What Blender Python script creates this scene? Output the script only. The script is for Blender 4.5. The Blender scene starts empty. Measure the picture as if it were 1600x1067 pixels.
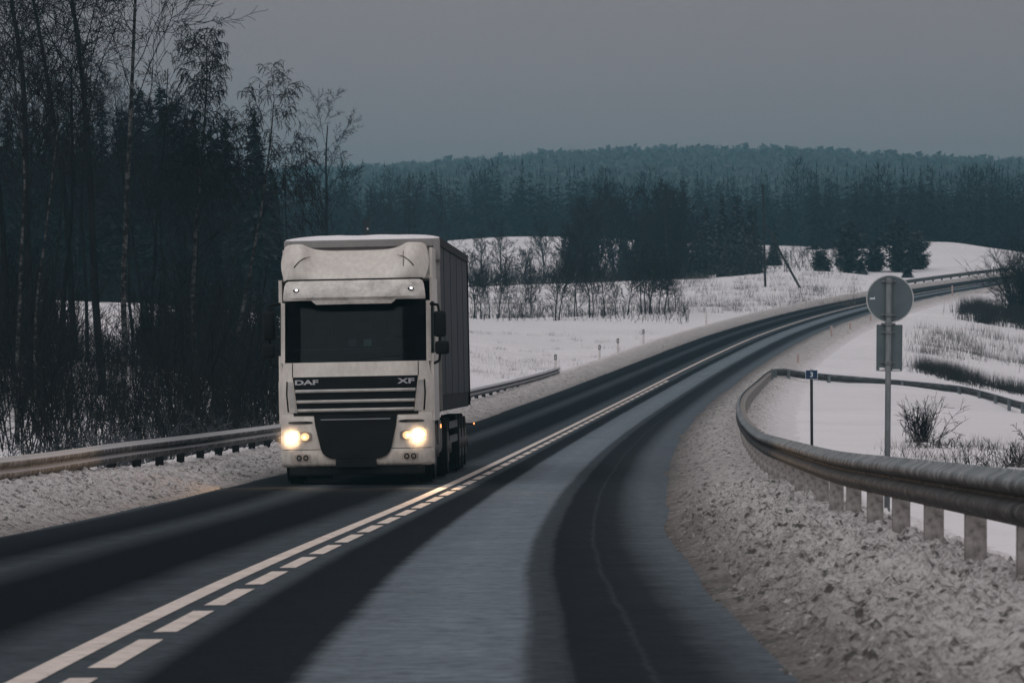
import bpy, bmesh, math, random
import numpy as np
from mathutils import Vector, Matrix

R = math.radians
scene = bpy.context.scene
COL = scene.collection
random.seed(7)
RNG = np.random.default_rng(7)

# ------------------------------------------------------------------ camera
FPX = 7450.0          # focal length in pixels of a 1600 px wide frame
HORIZON = 480.0       # row of the true horizon in that frame
CAM_Z = 6.0           # world height of the camera
cam_d = bpy.data.cameras.new('camera')
cam = bpy.data.objects.new('camera', cam_d)
COL.objects.link(cam)
cam.location = (0, 0, CAM_Z)
cam.rotation_euler = (R(90) - math.atan((533.5 - HORIZON) / FPX), 0, 0)
cam_d.sensor_width = 36.0
cam_d.lens = 36.0 * FPX / 1600.0
cam_d.clip_start = 0.5
cam_d.clip_end = 9000
cam_d.dof.use_dof = True
cam_d.dof.focus_distance = 77.0
cam_d.dof.aperture_fstop = 11.0
scene.camera = cam

# ------------------------------------------------------------------ sky, sun, exposure
SUN_EL, SUN_AZ = R(52), R(200)      # soft light from behind the viewer, high up
world = bpy.data.worlds.new('World')
scene.world = world
world.use_nodes = True
wn, wl = world.node_tree.nodes, world.node_tree.links
wn.clear()
w_out = wn.new('ShaderNodeOutputWorld')
w_bg = wn.new('ShaderNodeBackground')
w_sky = wn.new('ShaderNodeTexSky')
w_sky.sky_type = 'NISHITA'
w_sky.sun_disc = False
w_sky.sun_elevation = SUN_EL
w_sky.sun_rotation = SUN_AZ
w_sky.dust_density = 4.0
w_hsv = wn.new('ShaderNodeHueSaturation')
w_hsv.inputs['Saturation'].default_value = 0.12
w_hsv.inputs['Value'].default_value = 0.28
w_mix = wn.new('ShaderNodeMixRGB')
w_mix.inputs['Fac'].default_value = 0.86           # closed cloud layer over the clear sky
w_tex = wn.new('ShaderNodeTexCoord')
w_noi = wn.new('ShaderNodeTexNoise')
w_noi.inputs['Scale'].default_value = 5.0
w_noi.inputs['Detail'].default_value = 4.0
w_ramp = wn.new('ShaderNodeValToRGB')
w_ramp.color_ramp.elements[0].position = 0.3
w_ramp.color_ramp.elements[0].color = (3.02, 2.58, 2.66, 1)
w_ramp.color_ramp.elements[1].position = 0.7
w_ramp.color_ramp.elements[1].color = (3.28, 2.80, 2.88, 1)
w_bg.inputs['Strength'].default_value = 0.1
wl.new(w_tex.outputs['Generated'], w_noi.inputs['Vector'])
wl.new(w_noi.outputs['Fac'], w_ramp.inputs['Fac'])
wl.new(w_sky.outputs['Color'], w_hsv.inputs['Color'])
wl.new(w_hsv.outputs['Color'], w_mix.inputs['Color1'])
wl.new(w_ramp.outputs['Color'], w_mix.inputs['Color2'])
wl.new(w_mix.outputs['Color'], w_bg.inputs['Color'])
wl.new(w_bg.outputs['Background'], w_out.inputs['Surface'])

sun_d = bpy.data.lights.new('sun', 'SUN')
sun_d.energy = 1.5
sun_d.angle = R(70)
sun_d.color = (0.97, 0.985, 1.0)
sun = bpy.data.objects.new('sun', sun_d)
COL.objects.link(sun)
_d = Vector((math.sin(SUN_AZ) * math.cos(SUN_EL), math.cos(SUN_AZ) * math.cos(SUN_EL), math.sin(SUN_EL)))
sun.rotation_euler = (-_d).to_track_quat('-Z', 'Y').to_euler()

scene.view_settings.view_transform = 'Standard'
scene.view_settings.look = 'None'
scene.view_settings.exposure = 0.0
scene.view_settings.gamma = 1.0
scene.view_settings.use_curve_mapping = False
scene.render.engine = 'CYCLES'
scene.cycles.max_bounces = 5
scene.cycles.diffuse_bounces = 2
scene.cycles.glossy_bounces = 2
scene.cycles.transmission_bounces = 4
scene.cycles.transparent_max_bounces = 6
scene.cycles.volume_bounces = 0
scene.cycles.use_adaptive_sampling = True
scene.cycles.adaptive_threshold = 0.02
scene.cycles.use_denoising = True
try:
    scene.cycles.denoiser = 'OPENIMAGEDENOISE'
except Exception:
    pass
scene.cycles.caustics_reflective = False
scene.cycles.caustics_refractive = False
scene.cycles.sample_clamp_indirect = 3.0

# ------------------------------------------------------------------ helpers: noise, meshes, materials
def vnoise(x, y, seed=0):
    """smooth value noise in 0..1 on numpy arrays"""
    xi = np.floor(x).astype(np.int64); yi = np.floor(y).astype(np.int64)
    fx = x - xi; fy = y - yi
    fx = fx * fx * (3 - 2 * fx); fy = fy * fy * (3 - 2 * fy)
    def h(a, b):
        n = (a * 374761393 + b * 668265263 + seed * 1442695041) & 0xffffffff
        n = ((n ^ (n >> 13)) * 1274126177) & 0xffffffff
        n = n ^ (n >> 16)
        return (n & 0xffff) / 65535.0
    return (h(xi, yi) * (1 - fx) + h(xi + 1, yi) * fx) * (1 - fy) + (h(xi, yi + 1) * (1 - fx) + h(xi + 1, yi + 1) * fx) * fy

def fbm(x, y, oct=4, seed=0):
    v = 0; a = 0.5; t = 0
    for k in range(oct):
        v = v + a * vnoise(x, y, seed + k * 17); t += a
        x = x * 2.03 + 5.1; y = y * 2.03 + 3.7; a *= 0.5
    return v / t

def sstep(a, b, x):
    t = np.clip((x - a) / (b - a), 0, 1)
    return t * t * (3 - 2 * t)

def mesh_arrays(name, verts, faces, smooth=False, uvs=None):
    """faces: (n,3) or (n,4) int array"""
    verts = np.asarray(verts, np.float32); faces = np.asarray(faces, np.int32)
    me = bpy.data.meshes.new(name)
    n, k = faces.shape
    me.vertices.add(len(verts)); me.vertices.foreach_set('co', verts.ravel())
    me.loops.add(n * k); me.loops.foreach_set('vertex_index', faces.ravel())
    me.polygons.add(n)
    me.polygons.foreach_set('loop_start', np.arange(0, n * k, k, dtype=np.int32))
    me.polygons.foreach_set('loop_total', np.full(n, k, np.int32))
    if smooth:
        me.polygons.foreach_set('use_smooth', np.ones(n, bool))
    if uvs is not None:
        lay = me.uv_layers.new(name='UVMap')
        lay.data.foreach_set('uv', np.asarray(uvs, np.float32)[faces.ravel()].ravel())
    me.update(calc_edges=True)
    me.validate()
    return me

def grid_faces(nr, nc):
    i = np.arange(nr - 1)[:, None] * nc + np.arange(nc - 1)[None, :]
    i = i.ravel()
    return np.stack([i, i + 1, i + nc + 1, i + nc], 1)

def link(name, me, mat=None, parent=None):
    o = bpy.data.objects.new(name, me)
    COL.objects.link(o)
    if mat is not None and me is not None and len(me.materials) == 0:
        me.materials.append(mat)
    if parent is not None:
        o.parent = parent
    return o

def empty(name, loc=(0, 0, 0), rz=0.0):
    o = bpy.data.objects.new(name, None)
    COL.objects.link(o)
    o.empty_display_size = 0.3
    o.location = loc
    o.rotation_euler = (0, 0, rz)
    return o

def tag(o, label=None, cat=None, group=None, kind=None):
    if label: o['label'] = label
    if cat: o['category'] = cat
    if group: o['group'] = group
    if kind: o['kind'] = kind
    return o

def bm_mesh(name, bm, smooth=False):
    me = bpy.data.meshes.new(name)
    bmesh.ops.recalc_face_normals(bm, faces=bm.faces)
    bm.to_mesh(me); bm.free()
    if smooth:
        for p in me.polygons: p.use_smooth = True
    return me

def bm_box(bm, x0, x1, y0, y1, z0, z1, bev=0.0):
    r = bmesh.ops.create_cube(bm, size=1.0)
    vs = r['verts']
    for v in vs:
        v.co = Vector(((x0 + x1) / 2 + v.co.x * (x1 - x0), (y0 + y1) / 2 + v.co.y * (y1 - y0), (z0 + z1) / 2 + v.co.z * (z1 - z0)))
    if bev > 0:
        es = list({e for v in vs for e in v.link_edges})
        bmesh.ops.bevel(bm, geom=es, offset=bev, segments=2, profile=0.6, affect='EDGES')

def bm_cyl(bm, p0, p1, r0, r1=None, n=16):
    r1 = r0 if r1 is None else r1
    p0 = Vector(p0); p1 = Vector(p1)
    d = p1 - p0
    rot = d.to_track_quat('Z', 'Y').to_matrix().to_4x4()
    bmesh.ops.create_cone(bm, cap_ends=True, segments=n, radius1=r0, radius2=r1, depth=d.length,
                          matrix=Matrix.Translation((p0 + p1) / 2) @ rot)

def box_obj(name, dims, mat, parent, bev=0.0):
    bm = bmesh.new(); bm_box(bm, *dims, bev=bev)
    return link(name, bm_mesh(name, bm), mat, parent)

def cyl_obj(name, p0, p1, r0, mat, parent, r1=None, n=16, smooth=False):
    bm = bmesh.new(); bm_cyl(bm, p0, p1, r0, r1, n)
    return link(name, bm_mesh(name, bm, smooth), mat, parent)

def segs_mesh(name, segs, sides=4):
    """tapered prisms from rows p0(3) p1(3) r0 r1"""
    s = np.asarray(segs, np.float64)
    p0, p1, r0, r1 = s[:, 0:3], s[:, 3:6], s[:, 6], s[:, 7]
    d = p1 - p0
    d /= np.linalg.norm(d, axis=1)[:, None] + 1e-9
    ref = np.where(np.abs(d[:, 2:3]) < 0.9, np.array([[0, 0, 1.0]]), np.array([[1.0, 0, 0]]))
    a = np.cross(d, ref); a /= np.linalg.norm(a, axis=1)[:, None] + 1e-9
    b = np.cross(d, a)
    n = len(s)
    V = np.empty((n, 2 * sides, 3))
    for k in range(sides):
        t = 2 * math.pi * k / sides
        off = a * math.cos(t) + b * math.sin(t)
        V[:, k] = p0 + off * r0[:, None]
        V[:, sides + k] = p1 + off * r1[:, None]
    base = (np.arange(n) * 2 * sides)[:, None]
    F = []
    for k in range(sides):
        k2 = (k + 1) % sides
        F.append(np.concatenate([base + k, base + k2, base + sides + k2, base + sides + k], 1))
    F = np.stack(F, 1).reshape(-1, 4)
    return mesh_arrays(name, V.reshape(-1, 3), F, smooth=sides > 3)

class N:
    """small node-tree builder"""
    def __init__(self, name):
        self.m = bpy.data.materials.new(name)
        self.m.use_nodes = True
        self.t = self.m.node_tree
        self.p = self.t.nodes['Principled BSDF']
    def n(self, typ, **kw):
        nd = self.t.nodes.new(typ)
        for k, v in kw.items():
            if k in nd.inputs: nd.inputs[k].default_value = v
            else: setattr(nd, k, v)
        return nd
    def l(self, a, b): self.t.links.new(a, b)
    def noise(self, scale, detail=4.0, rough=0.55, vec=None, w=None):
        nd = self.n('ShaderNodeTexNoise', Scale=scale, Detail=detail, Roughness=rough)
        if vec is not None: self.l(vec, nd.inputs['Vector'])
        return nd.outputs['Fac']
    def ramp(self, fac, stops):
        nd = self.n('ShaderNodeValToRGB')
        e = nd.color_ramp.elements
        while len(e) < len(stops): e.new(0.5)
        for i, (p, c) in enumerate(stops):
            e[i].position = p
            e[i].color = (c, c, c, 1) if isinstance(c, (int, float)) else (*c, 1)
        self.l(fac, nd.inputs['Fac'])
        return nd.outputs['Color']
    def mix(self, fac, a, b, mode='MIX'):
        nd = self.n('ShaderNodeMixRGB', blend_type=mode)
        for s, v in ((nd.inputs['Fac'], fac), (nd.inputs['Color1'], a), (nd.inputs['Color2'], b)):
            if isinstance(v, (int, float)): s.default_value = v if s.type == 'VALUE' else (v, v, v, 1)
            elif isinstance(v, tuple): s.default_value = (*v, 1)
            else: self.l(v, s)
        return nd.outputs['Color']
    def math(self, op, a, b=0.0, c=None):
        nd = self.n('ShaderNodeMath', operation=op)
        for s, v in zip(nd.inputs, (a, b, c)):
            if v is None: continue
            if isinstance(v, (int, float)): s.default_value = v
            else: self.l(v, s)
        return nd.outputs[0]
    def bump(self, h, strength=0.3, dist=0.05):
        nd = self.n('ShaderNodeBump', Strength=strength, Distance=dist)
        self.l(h, nd.inputs['Height'])
        self.l(nd.outputs['Normal'], self.p.inputs['Normal'])
    def color(self, c):
        if isinstance(c, tuple): self.p.inputs['Base Color'].default_value = (*c, 1)
        else: self.l(c, self.p.inputs['Base Color'])
    def set(self, **kw):
        for k, v in kw.items(): self.p.inputs[k.replace('_', ' ')].default_value = v
        return self.m
    def obj_vec(self, scale=(1, 1, 1)):
        tc = self.n('ShaderNodeTexCoord'); mp = self.n('ShaderNodeMapping')
        mp.inputs['Scale'].default_value = scale
        self.l(tc.outputs['Object'], mp.inputs['Vector'])
        return mp.outputs['Vector']

def simple(name, c, rough=0.6, metal=0.0, spec=0.5, var=0.0, scale=6.0):
    b = N(name)
    if var > 0:
        f = b.noise(scale, 5, 0.6, b.obj_vec())
        lo = tuple(v * (1 - var) for v in c); hi = tuple(min(1, v * (1 + var)) for v in c)
        b.color(b.ramp(f, [(0.3, lo), (0.7, hi)]))
    else:
        b.color(c)
    return b.set(Roughness=rough, Metallic=metal, Specular_IOR_Level=spec)

M = {}
# clean snow of the fields: faint drifts, tiny grass stubble specks
b = N('snow')
v = b.obj_vec()
f1 = b.noise(0.12, 5, 0.6, v); f2 = b.noise(2.2, 5, 0.65, v)
c = b.ramp(f1, [(0.3, (0.75, 0.735, 0.755)), (0.7, (0.86, 0.84, 0.86))])
c = b.mix(b.ramp(f2, [(0.62, 0.0), (0.80, 0.35)]), c, (0.45, 0.40, 0.38))
fl = b.n('ShaderNodeAttribute', attribute_name='litter').outputs['Fac']
f3 = b.noise(0.9, 4, 0.65, v)
c = b.mix(b.math('MULTIPLY', fl, b.ramp(f3, [(0.40, 1.0), (0.66, 0.55)])), c, (0.035, 0.034, 0.033))      # needle litter and twigs on the forest floor
b.color(c)
b.bump(b.noise(1.6, 6, 0.7, v), 0.5, 0.25)
M['snow'] = b.set(Roughness=0.85, Specular_IOR_Level=0.15)

# ploughed bank: sand and salt in old snow; UV.x = metres from asphalt edge, UV.y = metres along the road
b = N('dirty_snow')
uv = b.n('ShaderNodeUVMap').outputs['UV']
sp = b.n('ShaderNodeSeparateXYZ'); b.l(uv, sp.inputs['Vector'])
v = b.obj_vec()
fine = b.noise(34.0, 4, 0.75, v); mid = b.noise(4.0, 4, 0.65, v); big = b.noise(0.8, 3, 0.6, v)
t = b.math('MULTIPLY_ADD', mid, 0.5, sp.outputs['X'])                     # wobble of the dirt limit
t = b.math('MULTIPLY_ADD', big, 0.6, t)
clean = b.ramp(b.math('MULTIPLY', t, 0.2), [(0.09, (0.085, 0.082, 0.080)), (0.16, (0.25, 0.236, 0.228)), (0.26, (0.46, 0.44, 0.43)), (0.42, (0.58, 0.555, 0.55)), (0.49, (0.66, 0.62, 0.615)), (0.57, (0.77, 0.74, 0.75))])
rest = b.ramp(b.math('MULTIPLY', t, 0.2), [(0.50, 1.0), (0.64, 0.12)])
dirt = b.math('MULTIPLY', b.ramp(fine, [(0.36, 0.85), (0.52, 0.0)]), rest)
col = b.mix(dirt, clean, (0.11, 0.094, 0.085))
sp2 = b.math('MULTIPLY', b.ramp(b.noise(9.0, 4, 0.65, v), [(0.38, 0.9), (0.47, 0.0)]), rest)
col = b.mix(sp2, col, (0.05, 0.045, 0.042))
sp3 = b.math('MULTIPLY', b.ramp(b.noise(22.0, 3, 0.6, v), [(0.60, 0.0), (0.70, 0.5)]), rest)
col = b.mix(sp3, col, (0.66, 0.63, 0.62))
col = b.mix(b.math('MULTIPLY', b.ramp(b.noise(1.7, 4, 0.65, v), [(0.50, 0.0), (0.66, 0.45)]), b.ramp(b.math('MULTIPLY', t, 0.2), [(0.2, 0.0), (0.32, 1.0)])), col, (0.66, 0.63, 0.62))
b.color(col)
b.bump(b.noise(40.0, 4, 0.65, v), 0.8, 0.03)
M['dirty_snow'] = b.set(Roughness=0.9, Specular_IOR_Level=0.15)

# asphalt with frost between the wheel tracks; UV.x = metres right of the centre line, UV.y = metres along
b = N('asphalt')
uv = b.n('ShaderNodeUVMap').outputs['UV']
sp = b.n('ShaderNodeSeparateXYZ'); b.l(uv, sp.inputs['Vector'])
mp = b.n('ShaderNodeMapping'); mp.inputs['Scale'].default_value = (0.55, 0.10, 1); b.l(uv, mp.inputs['Vector'])
along = b.noise(1.0, 4, 0.6, mp.outputs['Vector'])                        # long soft wander
mp2 = b.n('ShaderNodeMapping'); mp2.inputs['Scale'].default_value = (0.9, 0.9, 1); b.l(uv, mp2.inputs['Vector'])
cross = b.noise(1.0, 8, 0.72, mp2.outputs['Vector'])                      # powder blown across
mp3 = b.n('ShaderNodeMapping'); mp3.inputs['Scale'].default_value = (26, 0.25, 1); b.l(uv, mp3.inputs['Vector'])
streak = b.noise(1.0, 3, 0.6, mp3.outputs['Vector'])
x = b.math('MULTIPLY_ADD', b.math('SUBTRACT', along, 0.5), 0.10, sp.outputs['X'])
x = b.math('MULTIPLY_ADD', b.math('SUBTRACT', streak, 0.5), 0.03, x)
x = b.math('MULTIPLY_ADD', b.math('SUBTRACT', cross, 0.5), 0.12, x)
fac = b.math('MULTIPLY_ADD', x, 1 / 8.0, 0.5)
def U(m): return 0.5 + m / 8.0
frost = b.ramp(fac, [(U(-3.6), 0.6), (U(-3.3), 0.06), (U(-2.5), 0.0), (U(-2.05), 0.26), (U(-1.55), 0.0), (U(-0.75), 0.0), (U(-0.38), 0.32), (U(0.42), 0.34),
                     (U(0.56), 0.03), (U(1.17), 0.05), (U(1.27), 0.74), (U(1.75), 0.95), (U(2.20), 0.84), (U(2.27), 0.27), (U(2.42), 0.23), (U(2.47), 0.05), (U(2.79), 0.07), (U(2.815), 0.16), (U(2.84), 0.07), (U(3.05), 0.10), (U(3.24), 0.36), (U(3.45), 0.55)])
powder = b.ramp(cross, [(0.28, 0.72), (0.52, 0.92), (0.74, 1.08)])
frost = b.mix(1.0, frost, powder, 'MULTIPLY')
mott = b.ramp(b.noise(7.0, 7, 0.8, b.obj_vec()), [(0.32, 0.45), (0.50, 0.95), (0.68, 1.25)])
frost = b.mix(1.0, frost, mott, 'MULTIPLY')
grain = b.noise(60.0, 2, 0.5, b.obj_vec())
asp = b.ramp(grain, [(0.3, (0.010, 0.0125, 0.015)), (0.7, (0.019, 0.022, 0.026))])
col = b.mix(frost, asp, (0.205, 0.245, 0.278))
b.color(col)
b.l(b.ramp(frost, [(0.0, 0.8), (0.5, 0.95)]), b.p.inputs['Roughness'])
b.bump(grain, 0.25, 0.01)
M['asphalt'] = b.set(Specular_IOR_Level=0.0)

b = N('road_paint')
v = b.obj_vec()
f = b.noise(9.0, 5, 0.7, v); g = b.noise(1.1, 3, 0.6, v)
b.color(b.mix(b.ramp(f, [(0.50, 0.0), (0.72, 0.65)]), b.ramp(g, [(0.3, (0.60, 0.53, 0.48)), (0.7, (0.74, 0.66, 0.60))]), (0.16, 0.16, 0.16)))
M['road_paint'] = b.set(Roughness=0.75, Specular_IOR_Level=0.2)

# galvanised rail, lower faces splashed with frozen road dirt; UV.x = height on the beam
b = N('galvanised')
v = b.obj_vec(); uv = b.n('ShaderNodeUVMap').outputs['UV']
sp = b.n('ShaderNodeSeparateXYZ'); b.l(uv, sp.inputs['Vector'])
f = b.noise(3.0, 6, 0.7, v); g = b.noise(2.2, 6, 0.7, b.obj_vec((2.2, 2.2, 5)))
c = b.ramp(f, [(0.3, (0.125, 0.155, 0.168)), (0.7, (0.22, 0.25, 0.262))])
film = b.ramp(b.math('MULTIPLY_ADD', b.math('SUBTRACT', f, 0.5), 0.10, sp.outputs['X']), [(0.205, 0.92), (0.262, 0.0)])
c = b.mix(film, c, b.ramp(g, [(0.38, (0.017, 0.020, 0.022)), (0.54, (0.046, 0.050, 0.053)), (0.70, (0.17, 0.168, 0.165))]))
geo = b.n('ShaderNodeNewGeometry'); sn = b.n('ShaderNodeSeparateXYZ'); b.l(geo.outputs['Normal'], sn.inputs['Vector'])
c = b.mix(b.math('MULTIPLY', b.math('SUBTRACT', 1.0, film), b.ramp(f, [(0.45, 0.0), (0.62, 0.55)])), c, (0.42, 0.43, 0.44))
b.color(c)
b.bump(g, 0.4, 0.02)
M['galvanised'] = b.set(Roughness=0.75, Metallic=0.0, Specular_IOR_Level=0.25)
M['far_steel'] = simple('far_steel', (0.13, 0.15, 0.16), 0.55, 0.3, 0.3, 0.35, 2.0)

# rail plastered with thrown slush, for the rail beside the forest
b = N('slushed_rail')
v = b.obj_vec((2.5, 2.5, 1.0)); g = b.noise(1.8, 6, 0.7, v); f = b.noise(7, 4, 0.6, b.obj_vec())
c = b.ramp(g, [(0.36, (0.030, 0.034, 0.038)), (0.50, (0.115, 0.118, 0.120)), (0.66, (0.32, 0.315, 0.315))])
geo = b.n('ShaderNodeNewGeometry'); sn = b.n('ShaderNodeSeparateXYZ'); b.l(geo.outputs['Normal'], sn.inputs['Vector'])
c = b.mix(b.ramp(sn.outputs['Z'], [(0.3, 0.0), (0.7, 0.9)]), c, (0.62, 0.62, 0.63))
b.color(c); b.bump(f, 0.6, 0.03)
M['slushed_rail'] = b.set(Roughness=0.85, Specular_IOR_Level=0.2)

b = N('slushed_post')
f = b.noise(9.0, 5, 0.65, b.obj_vec())
b.color(b.ramp(f, [(0.35, (0.12, 0.112, 0.105)), (0.55, (0.33, 0.31, 0.295)), (0.75, (0.48, 0.46, 0.45))]))
b.bump(f, 0.6, 0.02)
M['slushed_post'] = b.set(Roughness=0.9, Specular_IOR_Level=0.15)

def bark(name, lo, hi, scale=8.0):
    q = N(name)
    f = q.noise(scale, 4, 0.65, q.obj_vec((1, 1, 0.35)))
    q.color(q.ramp(f, [(0.35, lo), (0.65, hi)]))
    return q.set(Roughness=0.95, Specular_IOR_Level=0.05)
M['bark'] = bark('bark', (0.006, 0.007, 0.008), (0.017, 0.017, 0.018))
M['twig'] = bark('twig', (0.010, 0.011, 0.013), (0.024, 0.023, 0.025), 1.5)
M['rime_twig'] = bark('rime_twig', (0.014, 0.016, 0.019), (0.10, 0.11, 0.12), 1.2)
M['dark_brush'] = bark('dark_brush', (0.005, 0.006, 0.007), (0.022, 0.021, 0.021), 0.8)
b = N('birch_bark')
v = b.obj_vec((1, 1, 1))
f = b.noise(3.2, 3, 0.7, b.obj_vec((1.2, 1.2, 2.2)))
b.color(b.ramp(f, [(0.47, (0.010, 0.010, 0.011)), (0.62, (0.105, 0.103, 0.10))]))
M['birch_bark'] = b.set(Roughness=0.9, Specular_IOR_Level=0.1)

def needles(name, lo, hi, snow):
    q = N(name)
    f = q.noise(0.9, 4, 0.65, q.obj_vec())
    c = q.ramp(f, [(0.3, lo), (0.7, hi)])
    if snow > 0:
        geo = q.n('ShaderNodeNewGeometry'); s = q.n('ShaderNodeSeparateXYZ'); q.l(geo.outputs['Normal'], s.inputs['Vector'])
        g = q.noise(2.4, 3, 0.6, q.obj_vec())
        up = q.ramp(s.outputs['Z'], [(0.55, 0.0), (0.95, 1.0)])
        m = q.math('MULTIPLY', q.math('MULTIPLY', up, q.ramp(g, [(0.50, 0.0), (0.66, 1.0)])), snow)
        c = q.mix(m, c, (0.5, 0.53, 0.57))
    q.color(c)
    return q.set(Roughness=0.9, Specular_IOR_Level=0.08)
M['needles'] = needles('needles', (0.005, 0.009, 0.010), (0.014, 0.020, 0.021), 0.06)
M['needles_snowy'] = needles('needles_snowy', (0.006, 0.011, 0.012), (0.020, 0.030, 0.031), 0.35)
M['far_wood'] = needles('far_wood', (0.004, 0.006, 0.007), (0.013, 0.016, 0.017), 0.0)
M['haze_paled_wood'] = needles('haze_paled_wood', (0.050, 0.060, 0.063), (0.120, 0.130, 0.132), 0.0)  # paleness of the distance haze put into the needle colour
b = N('dry_grass')
f = b.noise(0.6, 3, 0.6, b.obj_vec())
b.color(b.ramp(f, [(0.3, (0.05, 0.05, 0.05)), (0.7, (0.17, 0.15, 0.14))]))
M['dry_grass'] = b.set(Roughness=0.95, Specular_IOR_Level=0.05)
b = N('reed')
f = b.noise(0.8, 3, 0.6, b.obj_vec())
b.color(b.ramp(f, [(0.3, (0.012, 0.013, 0.014)), (0.7, (0.04, 0.037, 0.037))]))
M['reed'] = b.set(Roughness=0.95, Specular_IOR_Level=0.05)

# ------------------------------------------------------------------ the road line: x, distance, height below the eye, heading, cross fall every 10 m
RX = [-2.1833, -2.1763, -2.084, -1.9088, -1.666, -1.3741, -1.0514, -0.7023, -0.3279, 0.0764, 0.5149, 0.9903, 1.5054, 2.0603, 2.6569, 3.2977, 3.9825, 4.7126, 5.4893, 6.3125, 7.1823, 8.1083, 9.0998, 10.1568, 11.2794, 12.4674, 13.7448, 15.1355, 16.6391, 18.2556, 19.9848, 21.8432, 23.8474, 25.9969, 28.2914, 30.7302, 33.3168, 36.0547, 38.9432, 41.9815, 45.1689, 48.5047, 51.988]
RD = [14.3118, 24.3117, 34.3113, 44.3097, 54.3068, 64.3025, 74.2973, 84.2912, 94.2842, 104.276, 114.2664, 124.2551, 134.2418, 144.2264, 154.2085, 164.188, 174.1645, 184.1378, 194.1076, 204.0736, 214.0357, 223.9928, 233.9435, 243.8874, 253.8242, 263.7534, 273.6714, 283.5742, 293.4604, 303.3288, 313.1782, 323.0039, 332.8009, 342.567, 352.3002, 361.9981, 371.6577, 381.2755, 390.8491, 400.3763, 409.8546, 419.2817, 428.6553]
RZ = [-1.508, -1.75, -1.9905, -2.2241, -2.4429, -2.6392, -2.8107, -2.9603, -3.0915, -3.2053, -3.3027, -3.3811, -3.4382, -3.474, -3.4879, -3.4797, -3.4492, -3.3951, -3.3158, -3.2115, -3.082, -2.9276, -2.7486, -2.545, -2.3168, -2.064, -1.7937, -1.5128, -1.2216, -0.9198, -0.6076, -0.2889, 0.0326, 0.3568, 0.6836, 1.0132, 1.3464, 1.6844, 2.0269, 2.3742, 2.7261, 3.0827, 3.444]
RT = [-0.0036, 0.005, 0.0134, 0.0216, 0.0269, 0.0309, 0.0336, 0.0362, 0.0387, 0.0421, 0.0456, 0.0495, 0.0535, 0.0575, 0.0619, 0.0663, 0.0707, 0.0754, 0.0801, 0.0848, 0.0894, 0.096, 0.1026, 0.1092, 0.1158, 0.1224, 0.1338, 0.1452, 0.1567, 0.1681, 0.1795, 0.1944, 0.2092, 0.2241, 0.2389, 0.2538, 0.2695, 0.2852, 0.3009, 0.3166, 0.3323, 0.3479, 0.3636]
RB = [-0.0052, -0.0095, -0.0096, -0.0054, -0.0102, -0.0082, 0.0006, -0.0013, -0.0031, -0.0072, -0.0113, -0.0133, -0.0154, -0.0175, -0.0173, -0.0171, -0.0169, -0.0188, -0.0208, -0.0228, -0.0248, -0.0274, -0.0301, -0.0327, -0.0353, -0.038, -0.039, -0.0401, -0.0411, -0.0422, -0.0432, -0.0421, -0.041, -0.0398, -0.0387, -0.0375, -0.0371, -0.0367, -0.0362, -0.0358, -0.0354, -0.0349, -0.0345]
_s = [10.0 * i for i in range(43)]
x0, d0, z0 = RX[0], RD[0], RZ[0]
pre = [(-60.0, x0 + 0.2, d0 - 60, z0 + 1.44, RT[0], RB[0]), (-20.0, x0 + 0.07, d0 - 20, z0 + 0.48, RT[0], RB[0])]
post = []
X_, D_, Z_, T_ = RX[-1], RD[-1], RZ[-1], RT[-1]
for k in range(1, 15):
    T_ += 0.015; X_ += 10 * math.sin(T_); D_ += 10 * math.cos(T_); Z_ += 0.36 - 0.01 * k
    post.append((420.0 + 10 * k, X_, D_, Z_, T_, -0.034))
tab = np.array(pre + list(zip(_s, RX, RD, RZ, RT, RB)) + post)
SS = np.arange(-60, 560.1, 2.0)
def _ip(k):
    v = np.interp(SS, tab[:, 0], tab[:, k])
    w = np.array([1, 2, 3, 2, 1.]) / 9
    vp = np.concatenate([[v[0]] * 0 + [2 * v[0] - v[2], 2 * v[0] - v[1]], v, [2 * v[-1] - v[-2], 2 * v[-1] - v[-3]]])
    return np.convolve(vp, w, 'valid')
PX, PD, PZ, PT, PB = (_ip(k) for k in (1, 2, 3, 4, 5))

def road(s, u, h=0.0):
    """world points at chainage s, offset u right of the centre line, h above the carriageway"""
    s = np.asarray(s, float); u = np.asarray(u, float)
    x = np.interp(s, SS, PX); d = np.interp(s, SS, PD); z = np.interp(s, SS, PZ); t = np.interp(s, SS, PT); k = np.interp(s, SS, PB)
    return np.stack(np.broadcast_arrays(x + u * np.cos(t), d - u * np.sin(t), CAM_Z + z - k * np.clip(u, -7, 7) + h), -1)

def s_at(d):
    return float(np.interp(d, PD, SS))

def nearest(x, y):
    x = np.asarray(x, float).ravel(); y = np.asarray(y, float).ravel()
    s = np.empty(len(x)); u = np.empty(len(x))
    for a in range(0, len(x), 20000):
        xs, ys = x[a:a + 20000, None], y[a:a + 20000, None]
        i = np.argmin((xs - PX) ** 2 + (ys - PD) ** 2, 1)
        t = PT[i]; dx = xs[:, 0] - PX[i]; dy = ys[:, 0] - PD[i]
        al = dx * np.sin(t) + dy * np.cos(t)
        s[a:a + 20000] = SS[i] + np.clip(al, -2, 2)
        u[a:a + 20000] = np.where(np.abs(al) > 4, np.hypot(dx, dy) * np.sign(dx * np.cos(t) - dy * np.sin(t)), dx * np.cos(t) - dy * np.sin(t))
    return s, u

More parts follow.
